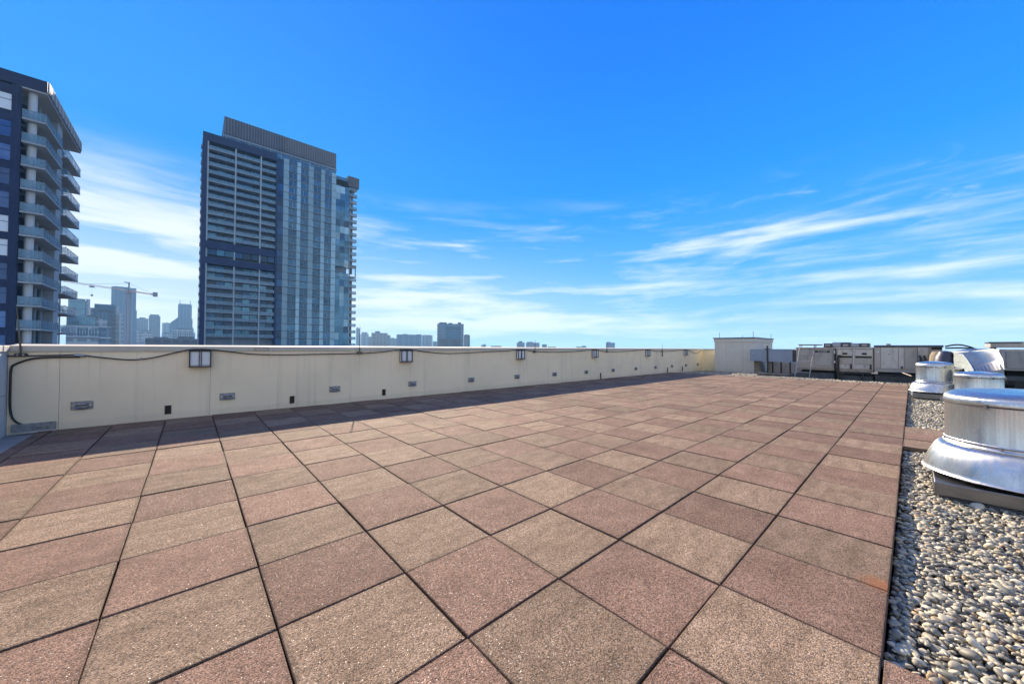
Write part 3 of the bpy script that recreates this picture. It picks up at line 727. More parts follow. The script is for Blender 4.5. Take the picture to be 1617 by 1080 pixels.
la = thing('step_ladder', (21.9, 3.4, -.08), 'grey metal access ladder with a platform leaning at the tan heating unit', 'ladder')
for y0, y1, x0 in ((3.76, 3.60, 21.55), (3.22, 3.06, 21.55)):
    MB().tube([(x0, y0, -.09), (x0+.35, y1, 1.46)], .019, 8).build('side_rail', M['ladder_grey'], la)
for y0, x in ((3.62, 22.55), (3.08, 22.55)):
    MB().tube([(x-.08, y0+.02, 1.36), (x-.08, y0, 1.46)], .016, 6).build('rear_leg', M['ladder_grey'], la)
for z in (.18, .40, .68, 1.02): 
    q = (z+.09)/1.55; MB().tube([(21.55+.35*q, 3.76-.16*q, z), (21.55+.35*q, 3.22-.16*q, z)], .015, 8).build('rung', M['ladder_grey'], la)
B(21.86, 22.6, 2.86, 3.66, 1.455, 1.50).build('platform', M['unit_dark'], la)

# drawer-fronted unit
dr = thing('condenser_unit', (XF+.9, 1.7, -.08), 'dirty tan unit with two columns of drawer-like panels and dark slots', 'rooftop unit')
B(XF+.03, XF+1.8, 1.12, 2.32, .36, 1.31).build('casing', M['unit_tan'], dr)
B(XF-.03, XF+1.85, 1.11, 2.34, 1.312, 1.37).build('roof_sheet', M['unit_white'], dr)
for y0, y1 in ((1.77, 2.24), (1.15, 1.69)):
    for z0, z1, n in ((.99, 1.27, 'upper_panel'), (.62, .88, 'middle_panel'), (.42, .60, 'drawer_front')):
        B(XF, XF+.029, y0, y1, z0, z1).build(n, M['unit_white' if n != 'middle_panel' else 'unit_tan'], dr, bevel=.005)
    B(XF+.012, XF+.029, y0+.02, y1-.01, .90, .965).build('slot', M['dark_hole'], dr)
    B(XF-.010, XF-.0005, y0+.17, y0+.32, 1.04, 1.12).build('handle_recess', M['dark_hole'], dr)
    B(XF-.010, XF-.0005, y0+.2, y0+.28, .53, .55).build('pull', M['dark_hole'], dr)
    MB().tube([(XF-.04, y0+.05, .40), (XF-.04, y0+.05, .56), (XF+.02, y0+.05, .60)], .03, 8).build('drain_pipe', M['black'], dr)
B(XF-.01, XF+.029, 1.70, 1.76, .40, 1.30).build('post', M['unit_white'], dr)
B(XF, XF+1.8, 1.12, 2.32, .27, .358).build('base_rail', M['timber'], dr)
B(XF+.1, XF+1.7, 1.15, 2.30, -.10, .10).build('curb', M['curb'], dr)
for y in (1.45, 2.2): B(XF-.04, XF+.03, y-.04, y+.04, -.10, .268).build('stand', M['black'], dr)
ej = thing('disconnect_box', (XF-.08, 2.28, .5), 'small white electrical box with black conduit between the two tan units', 'electrical box')
B(XF-.13, XF-.032, 2.12, 2.26, 1.02, 1.24).build('box', M['unit_white'], ej, bevel=.008)
MB().tube([(XF-.08, 2.20, 1.02), (XF-.08, 2.24, .9), (XF-.08, 2.26, -.08)], .045, 8).build('conduit', M['black'], ej)
MB().tube([(XF-.06, 2.36, 1.26), (XF-.06, 2.36, .3)], .030, 8).build('conduit', M['black'], ej)
MB().tube([(XF-.085, 2.36, 1.22), (XF-.085, 2.36, 1.08)], .020, 8).build('fitting', M['white_plastic'], ej)
MB().tube([(XF-.085, 2.36, .74), (XF-.085, 2.36, .66)], .028, 8).build('fitting', M['white_plastic'], ej)
rk = thing('coil_rack', (24.6, 2.1, 1.3), 'dark bluish rack of coils standing behind and above the tan units', 'rooftop unit')
B(24.3, 25.4, 1.35, 3.05, -.08, 1.395).build('stand', M['unit_dark'], rk)
for k in range(5): B(24.28, 25.4, 1.38+k*.335, 1.38+k*.335+.31, 1.398, 1.575+(.05 if k in (2, 3) else 0)).build('coil_module', M['duct_blue' if k % 2 else 'unit_dark'], rk, bevel=.01)
for k in range(5): B(24.26, 24.279, 1.44+k*.335, 1.38+k*.335+.25, 1.44, 1.52).build('grille', M['unit_grey'], rk)

tag(MB().tube([(XF-.10, 2.05, .20), (XF-.10, -.75, .20)], .03, 8).tube([(XF-.10, 1.6, .20), (XF+.2, 1.6, .30)], .03, 8).build('pipe_run', M['rubber']), 'black pipe run low in front of the drawer-fronted and grey units', 'pipe')
# big plain unit
bu = thing('air_handler', (XF+1.0, .15, -.08), 'long grey air handling unit with wide flush panels and dark roof edge', 'rooftop unit')
B(XF+.03, XF+2.2, -.80, 1.09, .44, 1.375).build('casing', M['unit_tan'], bu)
B(XF-.03, XF+2.25, -.83, 1.10, 1.377, 1.455).build('roof_edge', M['unit_dark'], bu)
for y0, y1, mt in ((.90, 1.08, 'unit_tan'), (.385, .885, 'unit_white'), (.225, .37, 'unit_white'), (-.15, .21, 'unit_tan')):
    B(XF, XF+.029, y0, y1, .47, 1.365).build('panel', M[mt], bu, bevel=.005)
B(XF-.006, XF-.0005, .62, .66, 1.06, 1.09).build('latch', M['black'], bu)
B(XF-.006, XF-.0005, .95, 1.03, 1.15, 1.18).build('data_label', M['white_plastic'], bu)
B(XF-.006, XF-.0005, .55, .72, .52, .535).build('grip', M['unit_grey'], bu)
B(XF-.22, XF-.001, -.43, -.17, .86, 1.36).build('electrical_box', M['unit_grey'], bu, bevel=.01)
for y in (-.24, -.36):
    MB().tube([(XF-.1, y+.05, .98), (XF-.26, y+.03, 1.02), (XF-.30, y, .9), (XF-.22, y, .5)], .035, 8).build('hose', M['rubber'], bu)
B(XF+.0, XF+.029, -.79, -.52, 1.29, 1.365).build('louvre', M['dark_hole'], bu)
B(XF-.02, XF+2.2, -.80, 1.09, .32, .438).build('base_rail', M['unit_grey'], bu)
B(XF+.1, XF+2.1, -.78, 1.07, -.10, .15).build('curb', M['curb'], bu)
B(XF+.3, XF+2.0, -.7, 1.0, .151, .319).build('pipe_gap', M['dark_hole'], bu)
MB().tube([(XF-.02, .28, .50), (XF-.10, .28, .56), (XF-.12, .28, .50)], .03, 8).build('drain_pipe', M['black'], bu)
MB().tube([(XF+1.0, .7, 1.455), (XF+1.0, .7, 1.53)], .08, 10).build('roof_vent', M['galv'], bu)
tag(MB().tube([(21.9, .45, .50), (21.86, .43, .40), (20.5, .02, .27)], .016, 8).build('drain_line', M['unit_tan']), 'pale pipe running forward from the air handler towards the small fan', 'pipe')
co = thing('canvas_cowl', (21.4, -.7, .5), 'tan canvas-wrapped cowl at the end of the air handler', 'cowl')
MB().lathe([(.05, 1.22), (.2, 1.20), (.27, 1.05), (.29, .8), (.25, .45), (.2, -.08)], 14, (21.45, -.72)).build('cover', M['canvas'], co)
tag(MB().lathe([(.03, 1.24), (.16, 1.20), (.25, 1.02), (.30, .75), (.32, .3), (.3, -.08)], 14, (20.4, -.80)).build('wrapped_valve', M['navy_sheet']), 'dark blue sheet-wrapped valve beside the canvas cowl', 'wrapped valve')
for k, (a, b) in enumerate((((21.9, -.86, 1.40), (21.9, -1.55, 1.34)), ((21.7, -.86, 1.33), (21.7, -1.6, 1.31)))):
    pts = [Vector(a).lerp(Vector(b), s_) + Vector((0, 0, .10*math.sin(s_*math.pi)*(1 if k == 0 else .3))) for s_ in np.linspace(0, 1, 9)]
    tag(MB().tube(pts, .028, 8).build('refrigerant_pipe', M['rubber']), ('arched' if k == 0 else 'flatter')+' black pipe leaving the end of the air handler', 'pipe', 'black pipes at the air handler')
tag(B(18.55, 19.15, -.28, .03, -.08, .13).build('junction_box', M['black'], bevel=.015), 'low black box on the gravel beside the end of the pavers', 'box')
tag(MB().tube([(16.1, .02, -.03), (15.3, .0, -.02), (14.62, -.1, -.02)], .02, 8).build('ground_conduit', M['galv']), 'thin metal conduit lying on gravel at the small fan', 'pipe')

# curved duct with foil side
ed = thing('hooded_duct', (16, -1.2, -.08), 'curved metal duct with crinkled silver foil along one side', 'duct')
Lp = [(21.6, -1.0, 1.20), (16.4, -.98, 1.12), (15.0, -.97, .99), (14.15, -.97, .87), (13.55, -.97, .74), (13.5, -.97, .40), (13.5, -.97, -.08)]
Rp = [(21.6, -1.40, 1.32), (15.1, -1.37, 1.31), (14.3, -1.37, 1.25), (13.7, -1.37, 1.08), (13.52, -1.37, .84), (13.5, -1.37, .60), (13.5, -1.37, -.08)]
h = MB(); n_ = len(Lp)
cols = 9
vs = []
for i in range(n_):
    for k in range(cols):
        q = k/(cols-1); p = Vector(Lp[i]).lerp(Vector(Rp[i]), q); vs.append(p)
h.add(vs, [(i*cols+k, i*cols+k+1, (i+1)*cols+k+1, (i+1)*cols+k) for i in range(n_-1) for k in range(cols-1)][::1], 0, True)
h.s = [False]*len(h.s)
h.build('hood', M['alu_dull'], ed, angle=60)
h = MB(); vs = []
for i in range(n_):
    x, y, z = Lp[i]
    for k in range(6): vs.append((x, y+.004+.02*math.sin(k*1.3+i*2.1), max(-.08, z-(z+.08)*k/5)))
h.add(vs, [(i*6+k, i*6+k+1, (i+1)*6+k+1, (i+1)*6+k) for i in range(n_-1) for k in range(5)], 0, True)
h.build('foil_side', M['foil'], ed, angle=80)
MB().tube([Vector(p)+Vector((0, .01, .012)) for p in Lp[:5]], .016, 6).build('edge_bead', M['foil'], ed)
h = MB(); h.add([(x, y-.001, z) for x, y, z in Rp]+[(x, y-.001, -.08) for x, y, z in Rp], [(i, n_+i, n_+i+1, i+1) for i in range(n_-1)]); h.build('plain_side', M['alu_dull'], ed)
B(13.47, 13.497, -1.35, -.99, .60, .62).build('seam', M['galv'], ed)

# right hand unit
ru = thing('side_unit', (18, -3.2, -.08), 'white-topped rooftop unit with tan panels at the right edge, dark underneath', 'rooftop unit')
B(17.03, 19.5, -5.2, -1.64, .70, 1.30).build('casing', M['unit_white'], ru, bevel=.02)
for k in range(3): B(17.0, 17.029, -2.16-k*.75, -1.76-k*.75+.0, .76, 1.26).build('panel', M['unit_tan'], ru, bevel=.008)
B(17.05, 19.4, -5.1, -1.70, .42, .55).build('base_rail', M['unit_dark'], ru)
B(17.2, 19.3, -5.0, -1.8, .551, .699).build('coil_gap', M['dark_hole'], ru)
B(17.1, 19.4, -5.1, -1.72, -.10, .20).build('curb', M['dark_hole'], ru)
B(17.1, 19.0, -5.0, -1.9, .201, .419).build('shadow_box', M['black'], ru)  # black block put in for the shade beneath the unit
tr = thing('tray_rack', (20.5, -3, 1.3), 'dark louvred rack rising behind the right hand unit', 'rooftop unit')
B(19.9, 21.2, -5.5, -1.75, 1.36, 1.50).build('rack', M['unit_grey'], tr, bevel=.01)
for y in (-1.85, -3.2, -4.6): B(20.3, 20.5, y-.06, y+.06, -.08, 1.359).build('post', M['unit_dark'], tr)
B(19.88, 21.0, -2.4, -1.72, 1.505, 1.545).build('cap_sheet', M['unit_dark'], tr)
tag(B(16.3, 16.8, -3.0, -1.55, -.08, .12).build('timber_kerb', M['canvas'], bevel=.01), 'brown timber kerb on the gravel before the right hand unit', 'kerb')

# ------------------------------------------------------------------ balcony tower on the left
lt = thing('balcony_tower', (-25, 92, GZ), 'navy apartment tower with stacked glass balconies round its corner', 'apartment tower')
FZ = [32.35-3.2*k for k in range(12)]
core = MB().box(-46, -18.2, 80.75, 103, GZ, 36.4); core.build('wall', M['navy_panel'], lt)
core = MB().box(-18.19, -17.7, 83.2, 103, GZ, 36.4); core.build('core_wall', M['concrete_dark'], lt)
# facade grid: pilasters, window strip
for x0, x1 in ((-18.45, -17.65), (-21.0, -19.85), (-23.6, -22.4), (-26.2, -25.0), (-28.8, -27.6), (-31.4, -30.2)):
    B(x0, x1, 80.55, 80.749, GZ, 36.5).build('pilaster', M['navy_panel'], lt, bevel=.03)
    if x0 == -18.45: B(-18.06, -18.02, 80.54, 80.549, GZ, 36.4).build('mullion', M['navy_frame'], lt)
for k, z in enumerate([36.0]+FZ):
    for q, (x0, x1) in enumerate(((-19.85, -18.45), (-22.4, -21.0), (-25.0, -23.6), (-27.6, -26.2), (-30.2, -28.8))):
        B(x0, x1, 80.58, 80.74, z-.95, z-.05).build('spandrel', M['navy_panel'], lt)
        wz1 = z-.95; wz0 = z-3.15
        lite = q > 0 and (k*3+q*5) % 7 in (0, 5)
        wn_ = B(x0+.02, x1-.02, 80.66, 80.745, wz0+.02, wz1-.02).build('window', M['blind'] if (k in (0, 5, 6) and q == 0) or lite else M['glass_blue'], lt)
        f = MB().box(x0+.02, x1-.02, 80.62, 80.659, (wz0+wz1)/2+.25, (wz0+wz1)/2+.31); f.build('glazing_bar', M['navy_frame'], wn_)
# crown and overhang
B(-46, -15.5, 80.6, 83.0, 36.55, 38.17).build('crown_fascia', M['navy_panel'], lt, bevel=.02)
B(-18.0, -15.5, 83.01, 101.3, 36.6, 38.1).build('crown_side', M['navy_panel'], lt)
for k in range(3): B(-20.0+k*1.5, -19.96+k*1.5, 80.585, 80.599, 36.6, 38.1).build('fascia_joint', M['navy_frame'], lt)
for k in range(34):
    y = 81.0+k*.6; B(-15.498, -15.38, y, y+.30, 36.75, 38.25).build('crown_fin', M['unit_grey' if k % 3 else 'pale_concrete'], lt)
B(-18.1, -15.52, 80.65, 101.3, 36.35, 36.548).build('soffit', M['soffit'], lt)
def balcony(parent, x0, x1, y0, y1, z, front=True):
    s_ = MB().box(x0, x1, y0, y1, z-.22, z).build('balcony', M['concrete'], parent)
    m = MB()
    if front: m.box(x0+.02, x1-.02, y0+.02, y0+.05, z+.06, z+1.12)
    m.box(x1-.05, x1-.02, y0+.055, y1-.02, z+.06, z+1.12)
    if not front: m.box(x0+.3, x1-.055, y0+.02, y0+.05, z+.06, z+1.12)
    m.box(x0+.3, x1-.055, y1-.05, y1-.02, z+.06, z+1.12)
    m.build('railing', M['rail_glass'], s_)
    p = MB(); 
    if front:
        for x in np.arange(x0+.05, x1, 1.0): p.box(x-.02, x+.02, y0-.005, y0+.018, z-.1, z+1.14)
    for y in np.arange(y0+.1, y1, 1.05): p.box(x1-.018, x1+.01, y-.025, y+.025, z-.1, z+1.14)
    p.box(x1-.06, x1-.0, y0, y1, z+1.141, z+1.18)
    if front: p.box(x0, x1-.061, y0, y0+.06, z+1.141, z+1.18)
    p.build('handrail', M['concrete_dark'], s_); return s_
b1 = balcony(lt, -17.6, -15.5, 80.6, 89.4, FZ[0]); b2 = balcony(lt, -17.6, -15.5, 92.3, 101.5, FZ[0]-.12, False)
glz = []
for k, z in enumerate(FZ):
    if k:
        link_copy(b1, lt, (0, 0, z-FZ[0])); link_copy(b2, lt, (0, 0, z-FZ[0]))
    for q, (y0, y1) in enumerate(((83.3, 85.2), (85.3, 87.2), (87.3, 89.3), (92.3, 95), (95.2, 98), (98.2, 101.4))):
        B(-17.69, -17.6, y0, y1, z+.05, z+2.75).build('glazing', M['glass_dark'] if (k+q) % 4 else M['glass_deep'], lt)
    B(-18.18, -17.72, 83.12, 83.19, z+.05, z+2.75).build('glazing', M['glass_dark'], lt)
for x, y in ((-16.95, 81.75),):
    MB().lathe([(.42, GZ), (.42, 36.35)], 20, (x, y)).build('column', M['pale_concrete'], lt)
for y in (85.8, 88.6): MB().lathe([(.27, GZ), (.27, 36.35)], 14, (-17.25, y)).build('column', M['concrete_dark'], lt)
B(-17.58, -16.1, 89.5, 92.2, GZ, 36.34).build('pier', M['concrete'], lt)

# ------------------------------------------------------------------ tall glass tower
ct = thing('glass_tower', (30, 190, GZ), 'tall blue green glass apartment tower with balcony grid and dark rooftop screen', 'apartment tower')
TY = 174.0
ZS = [78.1-3.05*k for k in range(27)]       # floor levels
B(2.4, 53.6, TY+2.4, TY+26, GZ, 78.2).build('core_wall', M['concrete_dark'], ct)
B(2.2, 3.45, TY-.35, TY+2.39, GZ, 80.6).build('frame_pier', M['navy_frame'], ct)
B(3.46, 25.3, TY-.35, TY+2.39, 77.6, 80.6).build('frame_head', M['navy_frame'], ct)
B(2.15, 3.1, TY+2.41, TY+26, GZ, 79.0).build('side_wall', M['navy_frame'], ct)
for z0, z1 in ((37.6, 40.4), (31.9, 34.4)): B(3.46, 25.3, TY-.3, TY+1.6, z0, z1).build('frame_band', M['navy_frame'], ct)
B(25.1, 25.75, TY-.3, TY+2.39, GZ, 77.59).build('frame_pier', M['navy_frame'], ct)
for x in (3.55, 11.75, 19.8): B(x, x+.42, TY-.18, TY+.3, GZ, 77.58).build('pier', M['slab_edge'], ct)
bays = ((3.98, 11.74), (12.18, 19.79), (20.23, 25.09))
protos = {}
for k, z in enumerate(ZS[1:25]):
    if 31.0 < z < 40.6:
        tall = True
    else: tall = False
    for q, (x0, x1) in enumerate(bays):
        key = (q, k % 2)
        if not tall:
            if key not in protos:
                s_ = B(x0, x1, TY-.1, TY+2.0, z-.22, z).build('balcony', M['slab_edge' if k % 2 == 0 else 'concrete_dark'], ct)
                m = MB(); m.box(x0+.02, x1-.02, TY-.06, TY-.03, z+.03, z+1.1); m.build('railing', M['rail_teal'], s_)
                protos[key] = (s_, z)
            else:
                p, pz = protos[key]; link_copy(p, ct, (0, 0, z-pz))
        nw = 3 if q < 2 else 2; wd = (x1-x0)/nw
        for w_ in range(nw):
            if 34.5 < z < 37.5 or not tall:
                r = random.random()
                mt = M['glass_dark'] if r < .5 else M['glass_deep'] if r < .8 else M['glass_teal']
                B(x0+w_*wd+.12, x0+(w_+1)*wd-.12, TY+1.9 if not tall else TY+.3, TY+2.39, z+.05, z+2.6).build('window', mt, ct)
# dark glazed strip between the two halves
for k, z in enumerate(ZS[:26]):
    B(25.76, 27.75, TY+.15, TY+2.39, z-.05, z+2.75 if k else z+.9).build('window', M['glass_deep'] if k % 3 else M['glass_dark'], ct)
    B(25.76, 27.75, TY+.1, TY+2.39, z-.30, z-.051).build('floor_band', M['navy_frame'], ct)
# curtain wall: pale spandrel columns and windows between
for x0, x1 in ((27.76, 29.6), (32.75, 34.0), (37.15, 38.9), (42.0, 43.4), (46.3, 48.1)):
    for k in range(4):
        z1 = 79.8-k*29; z0 = max(GZ, z1-28.98)
        B(x0, x1, TY, TY+2.39, z0, z1).build('spandrel_column', M['spandrel'], ct)
wv = []
for k in range(6):
    s_ = B(0, 3.1, .25, 1.2, 0, 2.62)
    w0 = s_.build('window', M['window_teal'], ct)
    f = MB()
    f.box(0, .1, .1, .249, 0, 2.62).box(3.0, 3.1, .1, .249, 0, 2.62).box(1.0+.5*(k % 3), 1.09+.5*(k % 3), .1, .249, .05, 2.55).box(.11, 2.99, .12, .249, 2.5, 2.6).box(.11, 2.99, .12, .249, .02, .10)
    if k in (1, 3): f.box(1.15+.5*(k % 3), 2.98, .13, .249, 1.15, 1.22)
    f.build('frame', M['spandrel'], w0); wv.append(w0)
first = True
for k, z in enumerate(ZS[:26]):
    for c, x in enumerate((29.62, 34.02, 38.92, 43.42)):
        src = wv[random.choice((0, 0, 1, 1, 2, 3, 3, 4, 5))]
        o = src.copy(); COL.objects.link(o); o.parent = ct; o.location = (x, TY, z-.02)
        for ch in src.children:
            d = ch.copy(); COL.objects.link(d); d.parent = o
    B(27.77, 48.1, TY-.05, TY+.24, z-.26, z-.03).build('floor_band', M['rib_metal'], ct)
for w0 in wv:
    for ch in list(w0.children): bpy.data.objects.remove(ch)
    bpy.data.objects.remove(w0)
# glassy corner with the open terrace
for k, z in enumerate(ZS[1:26]):
    if 34.2 < z+.5 < 38.9: continue
    for q in range(3): B(48.12+q*1.95, 48.12+q*1.95+1.9, TY+.12, TY+2.39, z-.3, z+2.74).build('window', M[random.choice(('glass_teal', 'glass_teal', 'glass_teal', 'glass_deep', 'spandrel'))], ct)
    B(53.98, 57.6, TY+.6, TY+2.4, z-.28, z).build('balcony', M['concrete_dark' if k % 2 else 'concrete'], ct)
    r_ = MB().box(54.0, 57.58, TY+.62, TY+.66, z+.04, z+1.05).box(57.53, 57.58, TY+.67, TY+2.3, z+.04, z+1.05); r_.build('railing', M['rail_teal'], ct)
    B(55.2, 56.0, TY+1.5, TY+3.0, z-3.04, z-.29).build('pier', M['flare_tinted_metal'], ct)
B(53.62, 55.0, TY+2.6, TY+24, GZ, 34.0).build('end_wall', M['concrete_dark'], ct); B(53.62, 55.0, TY+2.6, TY+24, 39.6, 76.5).build('end_wall', M['flare_tinted_metal'], ct)
B(48.12, 57.4, TY+.1, TY+9, 39.05, 39.35).build('terrace_soffit', M['timber'], ct)
B(48.12, 57.4, TY+.1, TY+9, 33.8, 34.15).build('terrace_floor', M['concrete'], ct)
for x in (54.2, 56.9): B(x, x+.4, TY+.3, TY+.7, 34.16, 39.04).build('terrace_column', M['concrete_dark'], ct)
B(48.12, 53.96, TY+.12, TY+2.39, 75.1, 79.2).build('window', M['glass_teal'], ct)
B(53.2, 58.2, TY-.2, TY+10, 76.0, 80.6).build('corner_block', M['flare_tinted_metal'], ct)
for k in range(24):
    z = ZS[k+1]; B(1.75, 2.14, TY+.6, TY+2.4, z-.2, z+.9).build('side_balcony', M['concrete_dark'], ct)
# crown
B(8.3, 48.6, TY+2.2, TY+20, 78.21, 83.2).build('clerestory', M['glass_teal'], ct)
for k in range(11): B(9.0+k*3.6, 9.2+k*3.6, TY+2.05, TY+2.19, 78.3, 83.1).build('clerestory_post', M['concrete'], ct)
B(8.0, 48.9, TY+1.9, TY+2.18, 82.2, 82.9).build('clerestory_band', M['concrete_dark'], ct)
ph = MB(); ph.prism([(8.36, TY+2), (48.55, TY+2), (48.55, TY+20), (8.36, TY+20)], 83.21, 89.9)
ph.build('roof_screen', M['screen_metal'], ct)
for k in range(44):
    x = 8.5+k*.91; B(x, x+.28, TY+1.86, TY+1.999, 83.3, 89.85).build('screen_rib', M['rib_metal'], ct)
B(28.2, 48.5, TY+1.93, TY+1.995, 83.3, 89.8).build('screen_panel', M['flare_tinted_metal'], ct)

# ------------------------------------------------------------------ skyline
def place(px, depth):                       # a point on the ground plan at a bearing and distance
    l = (px-808.5)/PX_F*depth
    return Vector((l*_r0.x+depth*math.sin(YAW), l*_r0.y+depth*math.cos(YAW), 0))
ANG = -YAW
def hgt(py, depth): return EYE.z + (549.3-py)/PX_F*depth
def sight(px): return YAW + math.atan((px-808.5)/PX_F)      # bearing from +Y towards +X
class Site:
    """a building standing square to the street that runs towards this roof, at its real distance"""
    def __init__(s, name, px0, px1, py, depth, deep, mat, label, cat='building', group='distant skyline buildings'):
        s.depth = depth; s.a = (sight(px0)+sight(px1))/2; s.dist = depth/math.cos(s.a-YAW)
        s.w = s.dist*(sight(px1)-sight(px0)); s.deep, s.top = deep, hgt(py, depth)
        s.t = thing(name, (s.dist*math.sin(s.a), s.dist*math.cos(s.a), GZ), label, cat, group)
        s.t.rotation_euler = (0, 0, -s.a); s.part('wall', 0, 1, 0, deep, GZ, s.top, mat)
    def part(s, name, u0, u1, y0, y1, z0, z1, mat):
        o = MB().box((u0-.5)*s.w, (u1-.5)*s.w, y0, y1, z0-GZ, z1-GZ).build(name, mat); o.parent = s.t; return o
    def z(s, py): return hgt(py, s.depth)
    def u(s, px): return (sight(px)-s.a)*s.dist/s.w+.5
def bld(*a, roof=(), **k):
    s = Site(*a, **k)
    for (p0, p1, py) in roof: s.part('roof_box', s.u(p0), s.u(p1), s.deep*.2, s.deep*.7, s.top+.02, s.z(py), M['far_dark'])
    return s
# offices near the balcony tower
s = bld('glass_office', 106, 133.5, 475, 420, 40, M['glass_teal'], 'pale glass office slab with a thin white fin, beside the balcony tower')
s.part('fin', s.u(134.6), s.u(141), 2, 14, GZ, s.z(474.5), M['far_pale']); s.part('link', s.u(133.6), s.u(134.5), 4, 12, GZ, s.z(478), M['far_dark'])
for k in range(6): s.part('floor_band', -.01, 1.0, -.4, -.02, s.top-4-k*8, s.top-3-k*8, M['far_grey'])
s = bld('glass_office', 147.6, 179.5, 484, 330, 30, M['glass_deep'], 'dark blue glass office block with a stepped corner coloured pale as if sunlit, left of the crane mast')
s.part('crown_band', -.02, 1.02, -.3, -.02, s.z(496), s.z(492), M['far_dark'])
s.part('roof_box', -.2, .02, 4, 14, GZ, s.z(490), M['far_grey'])
s.part('stair_tower', s.u(172), s.u(181), -2, -.31, GZ, s.z(498), M['far_dark'])
s.part('painted_lit_face', 1.005, s.u(187), 1, 26, GZ, s.z(486), M['far_pale']); s.part('low_wing', s.u(187.1), s.u(193.5), -1, 26, GZ, s.z(497), M['far_pale'])  # sunlit right face of the block painted in as a paler part
for py in (511, 526, 539): s.part('floor_band', 1.006, s.u(194.5), -1.6, -1.05, s.z(py+.8), s.z(py), M['pale_concrete'])
for k in range(4): s.part('mullion', .2+k*.2, .215+k*.2, -.2, -.02, s.z(545), s.z(498), M['far_pale'])
s = bld('glass_office', 104, 150, 503.5, 260, 40, M['glass_teal'], 'low curved glass office with a beige lower front, beside the balcony tower')
s.part('side_wing', 1.002, s.u(169), 3, 40, GZ, s.z(506), M['far_pale']); s.part('roof_deck', s.u(137), s.u(158), 6, 20, s.top+.02, s.z(500), M['far_dark'])
s.part('beige_front', s.u(104), s.u(155), -6, -.3, GZ, s.z(518), M['far_pale']); s.part('beige_coping', s.u(104), s.u(155.3), -6.3, -.3, s.z(518)+.02, s.z(517), M['far_dark'])
s.part('panel_front', s.u(155.1), s.u(174.5), -5, -.3, GZ, s.z(520), M['far_blue']); s.part('panel_coping', s.u(155), s.u(175), -5.4, -.3, s.z(520)+.02, s.z(519), M['pale_concrete'])
s.part('lower_band', s.u(104), s.u(155.2), -6.5, -6.02, s.z(538), s.z(536.6), M['far_dark']); s.part('lower_band', s.u(155.3), s.u(175), -5.5, -5.02, s.z(537.5), s.z(536), M['pale_concrete'])
for k in range(10): s.part('window', s.u(108+k*4.6), s.u(110.6+k*4.6), -6.1, -6.01, s.z(533.5), s.z(521.5+(k % 3)*2), M['glass_deep'])
for k in range(10): s.part('mullion', .05+k*.1, .06+k*.1, -.15, -.02, s.z(517), s.z(505), M['far_pale'])
# far towers
s = bld('skyscraper', 174, 213.5, 457, 610, 40, M['far_blue'], 'tall plain slab skyscraper rising behind the crane', roof=((178, 200, 455.5),))
s.part('shoulder', 1.003, s.u(215), 2, 58, GZ, s.z(492), M['far_blue'])
bld('skyline_block', 214.5, 233.5, 506, 850, 60, M['far_grey'], 'hazy low block directly right of the slab skyscraper', roof=((219, 229, 504),))
s = bld('skyscraper', 234, 252.5, 502, 800, 50, M['far_grey'], 'hazy mid-height tower with chamfered top between the crane and the pinnacle tower'); s.part('roof_step', .1, .88, 4, 40, s.top+.02, s.z(499.5), M['far_grey']); s.part('wing', 1.003, s.u(255), 4, 40, GZ, s.z(535), M['far_grey'])
bld('skyline_block', 255.5, 272, 513, 900, 50, M['far_pale'], 'hazy pale block just left of the pinnacle tower', roof=((262, 265, 512),))
s = bld('skyscraper', 280, 302, 484.5, 820, 50, M['far_blue'], 'hazy flat-topped skyscraper with two roof masts and a spreading base')
s.part('crown', .04, .95, 2, 48, s.top+.02, s.z(482.7), M['far_blue'])
for u in (.12, .88): s.part('mast', u-.02, u+.02, 20, 22, s.top+.02, s.z(475.5), M['far_dark'])
for k in range(8): s.part('base_step', s.u(280-(k+1)*1.6), s.u(280-k*1.6)-.004, 2, 48, GZ, s.z(505+k*1.2), M['far_blue'])
for k, (a, b, y) in enumerate(((302.1, 303.5, 506), (303.6, 305, 520), (305.1, 308, 528))): s.part('base_step', s.u(a), s.u(b), 2, 48, GZ, s.z(y), M['far_blue'])
s = bld('skyline_block', 271, 306, 523, 600, 40, M['far_pale'], 'pale hazy mid-rise with a row of arches below the flat-topped skyscraper', roof=((279, 300, 520.5),))
for k in range(9): s.part('arch_bay', .05+k*.105, .11+k*.105, -.5, -.02, s.z(545), s.z(527), M['far_grey'])
bld('skyline_block', 255, 272, 530, 700, 30, M['far_pale'], 'small pale gabled block low beneath the skyline gap', roof=((258, 266, 528),))
s = bld('low_building', 229, 312, 537.5, 300, 40, M['far_dark'], 'long low dark roof just above the parapet, left of the glass tower', roof=((243, 265, 535), (281, 307, 534)))
for k in range(12): s.part('roof_unit', .06+k*.075, .085+k*.075, 3, 6, s.top+.02, s.top+.8, M['far_grey'])
s = bld('low_building', 214, 240, 526, 450, 30, M['far_pale'], 'pale stepped office right of the crane mast, white lower floors', roof=((222, 236, 524.5),))
for py in (530, 534, 538): s.part('floor_band', .35, 1.02, -.8, -.02, s.z(py+1.5), s.z(py), M['pale_concrete'])
s = bld('skyscraper', 311, 317.5, 488, 800, 30, M['far_pale'], 'thin hazy tower just showing left of the glass tower'); s.part('roof_step', .2, .8, 5, 20, s.top+.02, s.top+3, M['far_pale'])
